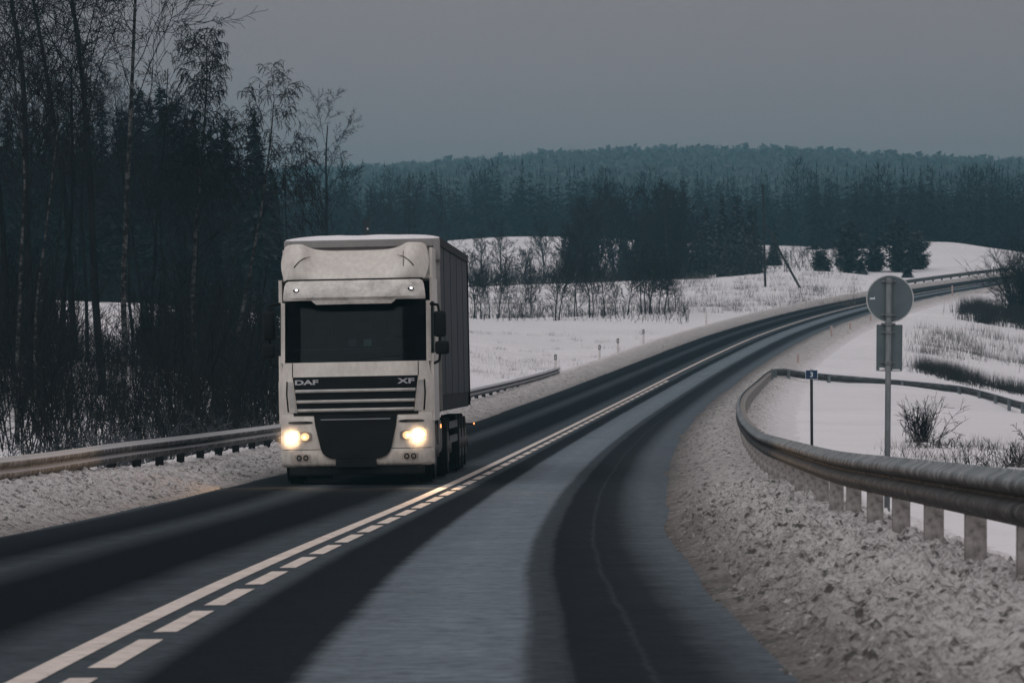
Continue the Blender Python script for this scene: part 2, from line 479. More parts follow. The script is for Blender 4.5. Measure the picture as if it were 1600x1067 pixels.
# ------------------------------------------------------------------ terrain: spline through levelled points
def pt(x, y, d):
    """bearing (as column, row of a 1600x1067 frame) and distance -> ground point"""
    return ((x - 800) / FPX * d, d, (HORIZON - y) / FPX * d)
ctrl = [
    # beside the forest on the left and the clearing behind it
    pt(-200, 705, 80), pt(60, 703, 92), pt(250, 697, 98), pt(-400, 640, 120), pt(0, 610, 140), pt(250, 600, 150), pt(420, 590, 165),
    pt(60, 492, 225), pt(250, 486, 235), pt(420, 492, 250), pt(60, 470, 275), pt(250, 464, 285), pt(420, 470, 300), pt(-500, 480, 240),
    pt(100, 450, 380), pt(400, 445, 400), pt(100, 420, 600), pt(400, 410, 600), pt(550, 500, 300), pt(600, 455, 400),
    # field behind the lorry, its crest, the weedy slope, the upper patch
    pt(735, 512, 302), pt(850, 508, 308), pt(950, 498, 318), pt(1050, 490, 328), pt(1130, 477, 345),
    pt(735, 500, 330), pt(850, 497, 335), pt(950, 490, 345),
    pt(735, 449, 392), pt(850, 446, 394), pt(1000, 442, 398), pt(1120, 438, 404), pt(1200, 430, 408), pt(1290, 424, 415),
    pt(735, 449, 425), pt(900, 446, 425), pt(1050, 441, 430), pt(1180, 424, 440), pt(1280, 415, 450),
    pt(700, 378, 540), pt(800, 371, 540), pt(860, 371, 540), pt(950, 385, 530), pt(1050, 400, 520), pt(1200, 402, 510), pt(1300, 398, 500),
    pt(1330, 433, 420), pt(1400, 428, 430), pt(1350, 405, 470), pt(1420, 390, 480),
    pt(1460, 380, 490), pt(1500, 378, 500), pt(1540, 390, 500), pt(1590, 398, 500), pt(1450, 418, 447), pt(1540, 415, 455), pt(1640, 400, 520),
    # inside of the bend, the side-road nose and the hollow beyond
    pt(1440, 692, 124), pt(1560, 705, 118), pt(1750, 712, 118), pt(1330, 660, 150), pt(1480, 650, 160), pt(1700, 660, 170),
    pt(1247, 604, 206), pt(1360, 612, 206), pt(1505, 628, 204), pt(1600, 652, 190), pt(1750, 700, 178),
    pt(1450, 600, 235), pt(1600, 617, 228), pt(1450, 560, 265), pt(1600, 570, 265), pt(1480, 522, 300), pt(1590, 522, 305), pt(1590, 492, 345), pt(1500, 495, 330), pt(1750, 520, 330),
    # foreground verge
    pt(1900, 830, 40), pt(2400, 900, 40), pt(1650, 790, 62), pt(1500, 780, 72), pt(1900, 770, 80),
    # forest plateau and far hill
    pt(100, 392, 800), pt(500, 392, 640), pt(800, 390, 640), pt(1100, 390, 640), pt(1400, 388, 620), pt(1700, 385, 620), pt(2100, 385, 640),
    pt(-300, 385, 900), pt(300, 385, 900), pt(800, 384, 900), pt(1300, 384, 900), pt(1900, 384, 900),
    pt(0, 372, 1150), pt(800, 368, 1150), pt(1600, 372, 1150), pt(-900, 372, 1150), pt(2500, 372, 1150),
    pt(-600, 320, 2350), pt(300, 302, 2350), pt(620, 290, 2350), pt(850, 272, 2350), pt(1000, 266, 2350), pt(1180, 266, 2350), pt(1400, 280, 2350), pt(1600, 288, 2350), pt(2200, 315, 2350), pt(600, 300, 2750), pt(1000, 288, 2750), pt(1500, 300, 2750),
    (-900, 60, 2), (900, 60, -6), (-300, -60, 1.0), (300, -60, -2.0), (-60, -20, -0.2), (60, -20, -0.9), (-1200, 1500, 20), (1400, 1500, 20), (-25, 50, -2.0), (-40, 20, -1.0),
]
for sk in np.arange(-20, 470, 30.0):
    for uu in (-8.5, 8.5):
        p = road(sk, uu, -0.22)
        ctrl.append((p[0], p[1], p[2] - CAM_Z))
CP = np.array(ctrl) / 100.0
def _k(r2): return 0.5 * r2 * np.log(r2 + 1e-9)
def _warp(q): # compress far distances so that the spline stays calm
    q = np.array(q, float)
    return np.sign(q) * np.where(np.abs(q) < 4, np.abs(q), 4 + 2.2 * np.log1p((np.abs(q) - 4) / 2.2))
CW = np.stack([_warp(CP[:, 0]), _warp(CP[:, 1])], 1)
n = len(CP)
K = _k(((CW[:, None] - CW[None]) ** 2).sum(-1)) + np.eye(n) * 0.0006
Pm = np.concatenate([np.ones((n, 1)), CW], 1)
A = np.block([[K, Pm], [Pm.T, np.zeros((3, 3))]])
TW = np.linalg.solve(A, np.concatenate([CP[:, 2] * 100, np.zeros(3)]))
def tps(x, y):
    q = np.stack([_warp(np.ravel(x) / 100.0), _warp(np.ravel(y) / 100.0)], 1)
    out = np.empty(len(q))
    for a in range(0, len(q), 20000):
        c = q[a:a + 20000]
        out[a:a + 20000] = _k(((c[:, None] - CW[None]) ** 2).sum(-1)) @ TW[:n] + TW[n] + c @ TW[n + 1:]
    return out
def ground_z(x, y):
    x = np.atleast_1d(np.asarray(x, float)); y = np.atleast_1d(np.asarray(y, float))
    s, u = nearest(x, y)
    zr = road(s, u)[:, 2]
    zt = CAM_Z + tps(x, y)
    zt = zt + (fbm(x / 9.0, y / 9.0, 3, 5) - 0.5) * 0.35 * sstep(8, 18, np.abs(u)) * sstep(900, 300, y) 
    au = np.abs(u)
    w = np.maximum(sstep(7.5, 16.0, au), sstep(500, 540, s))
    core = np.where(au < 5.5, zr - 0.12, zr - 0.12 - 0.10 * sstep(5.5, 8, au))
    return core * (1 - w) + zt * w

def gz(x, y): return float(ground_z(x, y)[0])
def place(col, d, dz=0.0):
    """ground position at a bearing and distance"""
    x = (col - 800) / FPX * d
    return (x, d, gz(x, d) + dz)

rows = np.concatenate([np.arange(-60, 16, 6.0), np.arange(16, 120, 0.9), np.arange(120, 470, 1.6), 470 * 1.022 ** np.arange(0, 82)])
tt = np.linspace(-1, 1, 181)
GX, GY = [], []
for d in rows:
    c = np.interp(d, PD, PX) if d < 480 else np.interp(480, PD, PX)
    W = 90 + 0.45 * max(d, 0)
    xs = c * (1 if d < 480 else max(0, 1 - (d - 480) / 400)) + W * np.sinh(4.2 * tt) / np.sinh(4.2)
    GX.append(xs); GY.append(np.full(len(tt), d))
GX = np.array(GX); GY = np.array(GY)
GZ = ground_z(GX.ravel(), GY.ravel())
me = mesh_arrays('ground', np.stack([GX.ravel(), GY.ravel(), GZ], 1), grid_faces(len(rows), len(tt)), smooth=True)
gx_, gy_ = GX.ravel(), GY.ravel()
_s, _u = nearest(gx_, gy_)
lit = np.maximum(1.9 * sstep(580, 610, gy_), sstep(525, 545, gy_) * sstep(30, 38, gx_))
wob_ = (fbm(gx_ / 5, gy_ / 9, 3, 77) - .5)
lit = np.maximum(lit, sstep(-13, -17, _u + 8 * wob_) * sstep(102, 112, gy_ + 18 * wob_) * sstep(225, 205, gy_ + 30 * wob_) * (1 - .6 * sstep(.1, .25, wob_)))
lit = np.maximum(lit, sstep(-13, -17, _u) * sstep(268, 285, gy_) * sstep(370, 330, gy_) * sstep(-9, -13, gx_))
at_ = me.attributes.new('litter', 'FLOAT', 'POINT'); at_.data.foreach_set('value', lit.astype(np.float32))
ground = tag(link('ground', me, M['snow']), kind='structure')

# carriageway
HALF = 3.42
sr = np.arange(-56, 545, 1.5)
ur = np.linspace(-HALF - 0.25, HALF + 0.25, 29)
Sg, Ug = np.meshgrid(sr, ur, indexing='ij')
P = road(Sg.ravel(), Ug.ravel(), 0.0)
me = mesh_arrays('road', P, grid_faces(len(sr), len(ur))[:, ::-1], smooth=True, uvs=np.stack([Ug.ravel() + np.interp(np.interp(Sg.ravel(), SS, PD), [21, 28, 42.5, 60, 75, 95], [0, .01, .13, .25, .36, .40]) * sstep(.35, .95, Ug.ravel()), Sg.ravel()], 1))   # wheel tracks drift towards the middle ahead
roadway = tag(link('road', me, M['asphalt']), kind='structure')

def strip(name, s0, s1, u0, u1, h, mat, parent, step=1.5):
    ss = np.linspace(s0, s1, max(2, int((s1 - s0) / step) + 1))
    a = road(ss, np.full(len(ss), u0), h); c = road(ss, np.full(len(ss), u1), h)
    V = np.stack([a, c], 1).reshape(-1, 3)
    return link(name, mesh_arrays(name, V, grid_faces(len(ss), 2)[:, ::-1]), mat, parent)
strip('centre_line', -30, 480, -0.085, 0.055, 0.004, M['road_paint'], roadway)
k = 0
s = 0.5
while s < s_at(206):
    strip('lane_dash', s, s + 2.95, 0.17, 0.30, 0.004, M['road_paint'], roadway)
    s += 3.85

# ploughed snow banks along both edges
def bank_side(name, side, s0, s1, ds, du, umax, prof, lump, seed):
    ss = np.arange(s0, s1 + ds / 2, ds); uu = np.arange(HALF - 0.12, HALF + umax + du / 2, du)
    Sg, Ug = np.meshgrid(ss, uu, indexing='ij')
    S1, U1 = Sg.ravel(), Ug.ravel()
    t = U1 - HALF
    wob = (fbm(S1 / 9.0, U1 * 0, 2, seed) - 0.5) * 0.22 + (fbm(S1 / 0.12, U1 / 0.12, 2, seed + 3) - 0.5) * 0.05
    tw = t + wob
    h = prof(tw, S1)
    mask = sstep(0.02, 0.35, tw)
    n1 = fbm(S1 / 0.50, U1 / 0.50, 3, seed + 9) - 0.5
    n2 = fbm(S1 / 0.13, U1 / 0.13, 2, seed + 21)
    n3 = np.clip(fbm(S1 / 0.075, U1 / 0.075, 2, seed + 33) - 0.42, 0, 1)
    h = h + mask * lump * (0.16 * n1 + 0.20 * np.clip(n2 - 0.5, 0, 1) + 0.20 * n3)
    h = np.where(tw < 0.02, -0.02 + 0.0 * h, h)
    base = road(S1, side * U1, 0.0)
    Z = base[:, 2] + h
    w = sstep(umax - 1.1, umax, t)
    gzv = ground_z(base[:, 0], base[:, 1]) - 0.04
    base[:, 2] = Z * (1 - w) + gzv * w
    f = grid_faces(len(ss), len(uu))
    if side > 0: f = f[:, ::-1]
    me = mesh_arrays(name, base, f, smooth=True, uvs=np.stack([t + (0.45 if side < 0 else 0.0), S1], 1))
    return tag(link(name, me, M['dirty_snow']), kind='structure')
def prof_r(t, s): return 0.01 + 0.19 * sstep(0.0, 1.3, t) - 0.34 * sstep(1.55, 2.9, t)
def prof_l(t, s):
    hi = 0.17 + 0.16 * sstep(s_at(80), s_at(64), s)
    return 0.02 + hi * sstep(0.0, 1.35, t) - 0.30 * sstep(1.9, 3.2, t)
bank_side('snow_bank_right', 1, s_at(17.5), s_at(64), 0.04, 0.038, 3.6, prof_r, 1.0, 40)
bank_side('snow_bank_right', 1, s_at(64), s_at(215), 0.16, 0.10, 3.6, prof_r, 0.55, 40)
bank_side('snow_bank_right', 1, s_at(215), 540, 0.8, 0.25, 3.0, lambda t, s: 0.02 + 0.10 * sstep(0, 1.2, t) - 0.14 * sstep(1.2, 2.6, t), 0.6, 40)
bank_side('snow_bank_left', -1, s_at(44), s_at(104), 0.07, 0.05, 3.4, prof_l, 0.7, 70)
bank_side('snow_bank_left', -1, s_at(104), s_at(220), 0.2, 0.10, 3.4, prof_l, 0.8, 70)
bank_side('snow_bank_left', -1, s_at(220), 540, 0.8, 0.25, 3.4, lambda t, s: 0.02 + 0.16 * sstep(0, 1.2, t) - 0.16 * sstep(1.6, 3.0, t), 0.6, 70)
bank_side('snow_bank_right', 1, s_at(-35), s_at(17.5), 0.3, 0.15, 3.6, prof_r, 0.9, 40)
bank_side('snow_bank_left', -1, s_at(-35), s_at(44), 0.3, 0.15, 3.4, prof_l, 0.9, 70)

# ------------------------------------------------------------------ guardrails
WPROF = [(0.000, 0.000), (0.004, 0.018), (0.070, 0.050), (0.083, 0.075), (0.083, 0.095), (0.070, 0.118), (0.010, 0.142), (0.003, 0.155), (0.010, 0.168), (0.070, 0.192), (0.083, 0.215), (0.083, 0.235), (0.070, 0.260), (0.004, 0.292), (0.000, 0.310)]
def path_frames(path):
    """unit horizontal normals (to the left of travel) along a 3D polyline"""
    path = np.asarray(path, float)
    d = np.gradient(path, axis=0); d[:, 2] = 0
    d /= np.linalg.norm(d, axis=1)[:, None]
    return np.stack([-d[:, 1], d[:, 0], np.zeros(len(d))], 1), d
def beam_mesh(path, face, lift=0.0):
    """W profile swept along path (rail bottom edge); face = +1 bulges to the left of travel"""
    path = np.asarray(path, float); nrm, _ = path_frames(path)
    prof = [(a, z) for a, z in WPROF] + [(a - 0.006, z) for a, z in WPROF[::-1]]
    V = np.stack([path + nrm * (face * (a + lift)) + np.array([0, 0, z]) for a, z in prof], 1)
    nr, nc = V.shape[:2]
    V = np.concatenate([V, V[:, :1]], 1)
    f = grid_faces(nr, nc + 1)
    if face < 0: f = f[:, ::-1]
    run = np.concatenate([[0], np.cumsum(np.linalg.norm(np.diff(path, axis=0), axis=1))])
    pz = np.array([z for _, z in prof] + [prof[0][1]])
    uvs = np.stack(np.broadcast_arrays(pz[None, :], run[:, None]), -1).reshape(-1, 2)
    return mesh_arrays('rail_beam', V.reshape(-1, 3), f, smooth=False, uvs=uvs)
def guardrail(name, path, face, spacing, panel, rail_mat, post_mat, label, h0=0.0, group=None, post_len=0.75, post_w=0.11, main_len=1e9):
    path = np.asarray(path, float)
    root = tag(empty(name, tuple(path[0])), label, 'guardrail', group)
    org = path[0].copy()
    seg = np.concatenate([[0], np.cumsum(np.linalg.norm(np.diff(path, axis=0), axis=1))])
    L = seg[-1]
    def at(t): return np.stack([np.interp(t, seg, path[:, k]) for k in range(3)], -1)
    a = 0.0; j = 0
    while a < L - 0.3:
        b_ = min(a + panel, L)
        ts = np.linspace(a, min(b_ + 0.25, L), max(3, int((b_ - a) / 0.5) + 2))
        me = beam_mesh(at(ts) - org, face, 0.004 if j % 2 else 0.0)
        link('rail_beam', me, rail_mat, root)
        a = b_; j += 1
    nrm, dr = path_frames(path)
    pm = None
    t = 0.6
    while t < L:
        p = at(np.array([t]))[0]
        dx = np.array([np.interp(t, seg, dr[:, k]) for k in range(3)])
        if pm is None:
            bm = bmesh.new()
            bm_box(bm, -post_w / 2, post_w / 2, -0.14, -0.006, -post_len, 0.27, 0.012)      # post behind the beam
            bm_box(bm, -0.018, 0.018, 0.0, 0.014, 0.137, 0.173, 0.004)                       # bolt head in the valley
            pm = bm_mesh('post', bm)
            pm2 = pm.copy(); pm2.materials.append(M['far_steel'])
        o = link('post', pm if t < main_len else pm2, post_mat, root)
        o.location = p - org
        ang = math.atan2(dx[1], dx[0])
        o.rotation_euler = (0, 0, ang if face > 0 else ang + math.pi)
        t += spacing
    return root

sr_ = np.arange(s_at(19) - 4 * 3.32, s_at(191), 1.0)
p_main = road(sr_, np.full(len(sr_), 4.93), 0.53)
lift = 0.02 - 0.22 * sstep(s_at(125), s_at(190), sr_)
p_main[:, 2] += lift
# rounded nose, then along the side road to the right and downhill
side_pts = [((1247 - 800) / FPX * 204, 204, CAM_Z + (HORIZON - 592) / FPX * 204), ((1360 - 800) / FPX * 205, 205, CAM_Z + (HORIZON - 601) / FPX * 205),
            ((1430 - 800) / FPX * 205, 205, CAM_Z + (HORIZON - 607) / FPX * 205), ((1505 - 800) / FPX * 203, 203, CAM_Z + (HORIZON - 614) / FPX * 203),
            ((1560 - 800) / FPX * 196, 196, CAM_Z + (HORIZON - 629) / FPX * 196), ((1610 - 800) / FPX * 188, 188, CAM_Z + (HORIZON - 644) / FPX * 188), ((1720 - 800) / FPX * 178, 178, CAM_Z + (HORIZON - 680) / FPX * 178)]
e = p_main[-1]
nose = [e + np.array([0.35, 4.0, 0.02]), e + np.array([0.62, 7.5, 0.03]), e + np.array([0.95, 10.0, 0.03]), e + np.array([1.6, 12.0, 0.02])]
p_right = np.concatenate([p_main, np.array(nose), np.array(side_pts)])
seg = np.concatenate([[0], np.cumsum(np.linalg.norm(np.diff(p_right, axis=0), axis=1))])
ts = np.arange(0, seg[-1], 0.6)
p_right = np.stack([np.interp(ts, seg, p_right[:, k]) for k in range(3)], 1)
w = np.array([1, 2, 3, 4, 3, 2, 1.]) / 16
for k in range(3):
    pad = np.concatenate([2 * p_right[0, k] - p_right[3:0:-1, k], p_right[:, k], 2 * p_right[-1, k] - p_right[-2:-5:-1, k]])
    p_right[:, k] = np.convolve(pad, w, 'valid')
guardrail('guardrail', p_right, 1, 3.32, 6.64, M['galvanised'], M['slushed_post'], 'long steel guardrail curving round the sign posts into the side road', main_len=189)
sl_ = np.arange(s_at(46) - 9 * 3.4, s_at(213.5), 1.0)
p_left = road(sl_, np.full(len(sl_), -5.05), 0.39)
p_left[:, 2] -= 0.16 * sstep(s_at(150), s_at(213), sl_)
guardrail('guardrail', p_left, -1, 3.4, 6.8, M['slushed_rail'], M['bark'], 'slush-covered guardrail between the dark thicket and the lorry lane')
sf_ = np.arange(s_at(381), s_at(424), 1.0)
p_far = road(sf_, np.full(len(sf_), -5.3), 0.30)
p_far[:3, 2] -= np.array([0.35, 0.22, 0.1]); p_far[-3:, 2] -= np.array([0.1, 0.2, 0.3])
guardrail('guardrail', p_far, -1, 3.4, 6.8, M['far_steel'], M['bark'], 'short distant guardrail below the white snow hill at the far bend')

# ------------------------------------------------------------------ bare trees
def rot_about(v, ax, a):
    return v * math.cos(a) + np.cross(ax, v) * math.sin(a) + ax * (ax @ v) * (1 - math.cos(a))
def unit(v): return v / (np.linalg.norm(v) + 1e-9)

def grow(rng, out, p, d, L, r, lvl, prm):
    """one branch: wiggling tapered pieces, then children"""
    nseg = prm['nseg'][lvl]
    pts = [p.copy()]; dirs = []; rad = [r]
    step = L / nseg
    for i in range(nseg):
        d = unit(d + rng.normal(0, prm['wig'][lvl], 3) + np.array([0, 0, prm['up'][lvl]]))
        q = pts[-1] + d * step
        r1 = max(prm['rmin'], r * (1 - (1 - prm['tip']) * (i + 1) / nseg))
        out[lvl].append((*pts[-1], *q, rad[-1], r1))
        pts.append(q); dirs.append(d.copy()); rad.append(r1)
    if lvl + 1 >= prm['levels']: return
    nc = prm['kids'][lvl]
    nc = max(1, int(round(nc * rng.uniform(0.75, 1.25))))
    start = prm['start'][lvl]
    ph = rng.uniform(0, 6.28)
    for c in range(nc):
        t = start + (1 - start) * ((c + rng.uniform(0, 1)) / nc)
        t = min(t, 0.995)
        i = min(int(t * nseg), nseg - 1); f = t * nseg - i
        q = pts[i] * (1 - f) + pts[i + 1] * f
        dd = dirs[i]
        ax = unit(np.cross(dd, [0.13, 0.31, 1.0] if abs(dd[2]) < 0.9 else [1, 0.2, 0]))
        ph += 2.4 + rng.uniform(-0.5, 0.5)
        ax = rot_about(ax, dd, ph)
        ang = prm['ang'][lvl] * rng.uniform(0.7, 1.3)
        nd = rot_about(dd, ax, ang)
        cl = prm['len'][lvl] * L * (1.0 - prm['cone'][lvl] * (t - start) / (1 - start + 1e-6)) * rng.uniform(0.7, 1.2)
        rr = max(prm['rmin'], min(rad[i] * 0.75, rad[i] * prm['rk'][lvl] * (1 - 0.3 * t)))
        grow(rng, out, q, nd, cl, rr, lvl + 1, prm)

PRM = {
 'aspen': dict(levels=5, nseg=[14, 7, 5, 3, 2], wig=[.035, .10, .14, .16, .16], up=[.02, .07, .05, .03, .0], kids=[22, 8, 5, 4], start=[.27, .22, .15, .15], ang=[.72, .62, .62, .6],
               len=[.30, .50, .50, .55], cone=[.45, .45, .4, .4], rk=[.42, .55, .6, .6], rmin=.0075, tip=.22),
 'birch': dict(levels=5, nseg=[14, 7, 5, 6, 3], wig=[.03, .08, .10, .05, .05], up=[.03, .05, -.06, -.30, -.3], kids=[19, 7, 7, 3], start=[.36, .25, .2, .2], ang=[.60, .6, .7, .35],
               len=[.24, .50, .62, .5], cone=[.55, .35, .2, .3], rk=[.40, .5, .45, .8], rmin=.0055, tip=.2),
 'alder': dict(levels=4, nseg=[9, 5, 4, 3], wig=[.06, .12, .14, .15], up=[.03, .07, .05, .02], kids=[13, 7, 5], start=[.22, .2, .15], ang=[.65, .6, .6],
               len=[.42, .5, .5], cone=[.5, .4, .4], rk=[.5, .55, .6], rmin=.008, tip=.2),
}
def bare_tree(name, loc, H, style, seed, label, group=None, trunk_mat='bark', twig_mat='twig', r=None, lean=(0, 0), start=None, kids=None, rmin=None, lens=None):
    rng = np.random.default_rng(seed)
    prm = dict(PRM[style])
    if start is not None: prm['start'] = [start] + prm['start'][1:]
    if kids is not None: prm['kids'] = [kids] + prm['kids'][1:]
    if lens is not None: prm['len'] = [lens] + prm['len'][1:]
    if rmin is not None: prm['rmin'] = rmin
    out = [[] for _ in range(prm['levels'])]
    d = unit(np.array([lean[0], lean[1], 1.0]))
    grow(rng, out, np.array([0, 0, -0.4]), d, H, r or H * 0.0072, 0, prm)
    root = tag(empty(name, loc), label, 'tree', group)
    link('trunk', segs_mesh('trunk', out[0], 8), M[trunk_mat], root)
    link('crown', segs_mesh('crown', [q for l in out[1:] for q in l], 3), M[twig_mat], root)
    return root
def copy_tree(src, loc, rz, sc, label=None, group=None):
    r = src.copy(); COL.objects.link(r)
    r.location = loc; r.rotation_euler = (0, 0, rz); r.scale = (sc, sc, sc)
    if label: r['label'] = label
    if group: r['group'] = group
    for ch in src.children:
        c = ch.copy(); COL.objects.link(c); c.parent = r
    return r

bare_tree('bare_tree', place(46, 140), 17.5, 'aspen', 11, 'tall bare dark tree with forking boughs at the outer end of the forest edge', start=.40)
asp_ = []
bare_tree('bare_tree', place(8, 152), 16.5, 'aspen', 17, 'bare tree cut by the picture edge beside the tall forking tree', start=.45)
bare_tree('bare_tree', place(160, 146), 17.0, 'aspen', 23, 'dark-trunked bare tree whose thick stem stands before the bright clearing', start=.50, lean=(-.04, 0), r=.135)
bare_tree('bare_tree', place(118, 158), 16.5, 'aspen', 31, 'bare tree with a crooked stem between the forking tree and the thick dark stem', start=.45, lean=(-.03, 0))
bare_tree('birch_tree', place(190, 140), 17.0, 'aspen', 37, 'tall birch with a straight white-flecked stem next to the thick dark stem', trunk_mat='birch_bark', start=.46, r=.10, kids=14)
bare_tree('birch_tree', place(303, 150), 11.6, 'birch', 41, 'drooping birch with a dense pointed crown standing clear against the sky', trunk_mat='birch_bark', start=.44, r=.10, lean=(.03, 0), kids=30, lens=.21, rmin=.0075)
bare_tree('birch_tree', place(338, 155), 10.2, 'birch', 47, 'leaning birch with long hanging twigs over the lorry side of the wood', trunk_mat='birch_bark', start=.50, r=.085, lean=(.36, 0), kids=20, lens=.27, rmin=.0075)
bare_tree('birch_tree', place(27, 118), 9.5, 'aspen', 53, 'thin pale birch stem at the outer side of the thicket', trunk_mat='birch_bark', start=.65, r=.065, kids=8)
bare_tree('birch_tree', place(59, 122), 9.0, 'aspen', 59, 'slender grey stem between the thin pale birch and the dark stems', trunk_mat='birch_bark', start=.65, r=.05, kids=8)
bare_tree('bare_tree', place(102, 150), 10.0, 'aspen', 61, 'slim dark stem beside the crooked bare tree', start=.5, r=.10, kids=8)
bare_tree('bare_tree', place(240, 160), 10.5, 'aspen', 67, 'short bare tree between the white-flecked birch and the drooping birch', start=.4, r=.07, kids=9)
bare_tree('bare_tree', place(512, 290), 12.0, 'aspen', 71, 'lone bare tree with spread boughs rising behind the lorry roof', start=.36, r=.15, kids=9, lens=.36, rmin=.010)
bare_tree('bare_tree', place(450, 255), 9.0, 'birch', 73, 'small drooping tree just beyond the dark conical spruce', start=.3, r=.08, kids=11)

asp_ = [o for o in COL.objects if o.parent is None and o.name.startswith(('bare_tree', 'birch_tree'))]
src_ = [asp_[0], asp_[1], asp_[3], asp_[2]]
for i, (c_, d, sc) in enumerate([(-15, 172, .72), (30, 190, .70), (75, 178, .66), (92, 205, .74), (138, 190, .70), (210, 192, .72), (228, 172, .60), (262, 200, .64), (285, 182, .55), (325, 200, .58), (362, 190, .52)]):
    copy_tree(src_[i % 4], place(c_, d), 1.1 + i * 1.9, sc, 'bare tree standing deeper in the dark edge of the wood', 'bare trees deeper in the wood')

# ------------------------------------------------------------------ conifers
def spruce_arrays(rng, H, Rm, dens=1.0, clump=0.26, base=0.06, style='spruce'):
    V = []; 
    z = base * H
    while z < H * 0.985:
        f = (z / H - base) / (1 - base)
        if style == 'spruce':
            Lb0 = Rm * (1 - f) ** 0.85 + 0.008 * H
            nb = int(5 + 4 * (1 - f))
        else:
            Lb0 = Rm * (math.sin(math.pi * min(1, 0.30 + 0.72 * f)) ** 0.7) + 0.01 * H
            nb = int(4 + 3 * (1 - f))
        for k in range(nb):
            a = rng.uniform(0, 2 * math.pi)
            Lb = Lb0 * rng.uniform(0.55, 1.12)
            dr = np.array([math.cos(a), math.sin(a), 0]); sd = np.array([-math.sin(a), math.cos(a), 0])
            nn = max(3, int(Lb / clump * 1.5 * dens))
            t = (np.arange(nn) + rng.uniform(0, 1, nn)) / nn
            zz = rng.uniform(-0.01, 0.01) * H
            if style == 'spruce':
                dz = -0.42 * t * Lb + 0.22 * t ** 2 * Lb
            else:
                dz = 0.25 * t * Lb + 0.15 * t ** 2 * Lb
            P0 = dr * (t * Lb)[:, None] + np.array([0, 0, z + zz]) + np.array([0, 0, 1.0]) * dz[:, None]
            wdt = clump * (1.15 - 0.75 * t) * rng.uniform(0.7, 1.5, nn)
            for rep in range(2):
                tilt = rng.uniform(-0.6, 0.6, nn)
                up = np.array([0, 0, 1.0])
                side = sd * np.cos(tilt)[:, None] + up * np.sin(tilt)[:, None]
                off = rng.normal(0, clump * 0.35, (nn, 3))
                A_ = P0 + off - side * wdt[:, None]
                B_ = P0 + off + side * (wdt * rng.uniform(0.5, 1, nn))[:, None]
                C_ = P0 + off + dr * (wdt * rng.uniform(0.9, 1.9, nn))[:, None] + up * (rng.uniform(-0.9, 0.35, nn) * wdt)[:, None]
                V.append(np.stack([A_, B_, C_], 1).reshape(-1, 3))
        z += H * (0.030 if style == 'spruce' else 0.05) / max(0.7, dens) * rng.uniform(0.8, 1.2)
    V.append(np.array([[-.004 * H, 0, H * .95], [.004 * H, 0, H * .95], [0, .002 * H, H * 1.01]]))
    V = np.concatenate(V)
    return V
def spruce_tiers(rng, H, Rm, tiers, per, base=0.02):
    """drooping bent fronds in ragged tiers round the stem: 2 triangles per frond"""
    V = []
    for k in range(tiers):
        f = (k + rng.uniform(0, 1)) / tiers
        z = H * (base + (0.98 - base) * f)
        L0 = Rm * (1 - f) ** 0.9 + 0.02 * H * 0.5
        m = max(4, int(per * (1.15 - 0.6 * f)))
        a = rng.uniform(0, 6.28) + np.arange(m) * 6.283 / m + rng.normal(0, .25, m)
        L = L0 * rng.uniform(.55, 1.2, m)
        dr = np.stack([np.cos(a), np.sin(a), np.zeros(m)], 1); sd = np.stack([-np.sin(a), np.cos(a), np.zeros(m)], 1)
        zo = z + rng.normal(0, H * .008, m)
        up = np.array([0, 0, 1.0])
        root = up * (zo + .10 * L)[:, None]
        w = L * rng.uniform(.12, .26, m)
        mid = dr * (L * .55)[:, None] + up * (zo - .10 * L)[:, None]
        tip = dr * L[:, None] + up * (zo - rng.uniform(.22, .45, m) * L)[:, None]
        A_ = mid - sd * w[:, None] - up * (w * rng.uniform(0, .8, m))[:, None]; B_ = mid + sd * w[:, None] - up * (w * rng.uniform(0, .8, m))[:, None]
        V.append(np.stack([root, A_, tip, root, tip, B_], 1).reshape(-1, 3))
    V.append(np.array([[-.006 * H, 0, H * .93], [.006 * H, 0, H * .93], [0, 0, H * 1.02], [0, -.006 * H, H * .93], [0, .006 * H, H * .93], [0, 0, H * 1.02]]))
    return np.concatenate(V)
def conifer(name, loc, H, Rm, seed, label, group=None, mat='needles', style='spruce', dens=1.0, clump=0.26, base=0.06):
    rng = np.random.default_rng(seed)
    V = spruce_arrays(rng, H, Rm, dens * (.5 if style == 'spruce' else 1), clump * (.7 if style == 'spruce' else 1), base, style)
    if style == 'spruce': V = np.concatenate([V, spruce_tiers(rng, H, Rm, int(64 * dens), 15, base)])
    root = tag(empty(name, loc), label, 'tree', group)
    segs = [(0, 0, -0.4, 0, 0, H * .35, H * .013, H * .010), (0, 0, H * .35, 0, 0, H * .97, H * .010, .01)]
    link('trunk', segs_mesh('trunk', segs, 7), M['bark'], root)
    link('crown', mesh_arrays('crown', V, np.arange(len(V)).reshape(-1, 3)), M[mat], root)
    return root

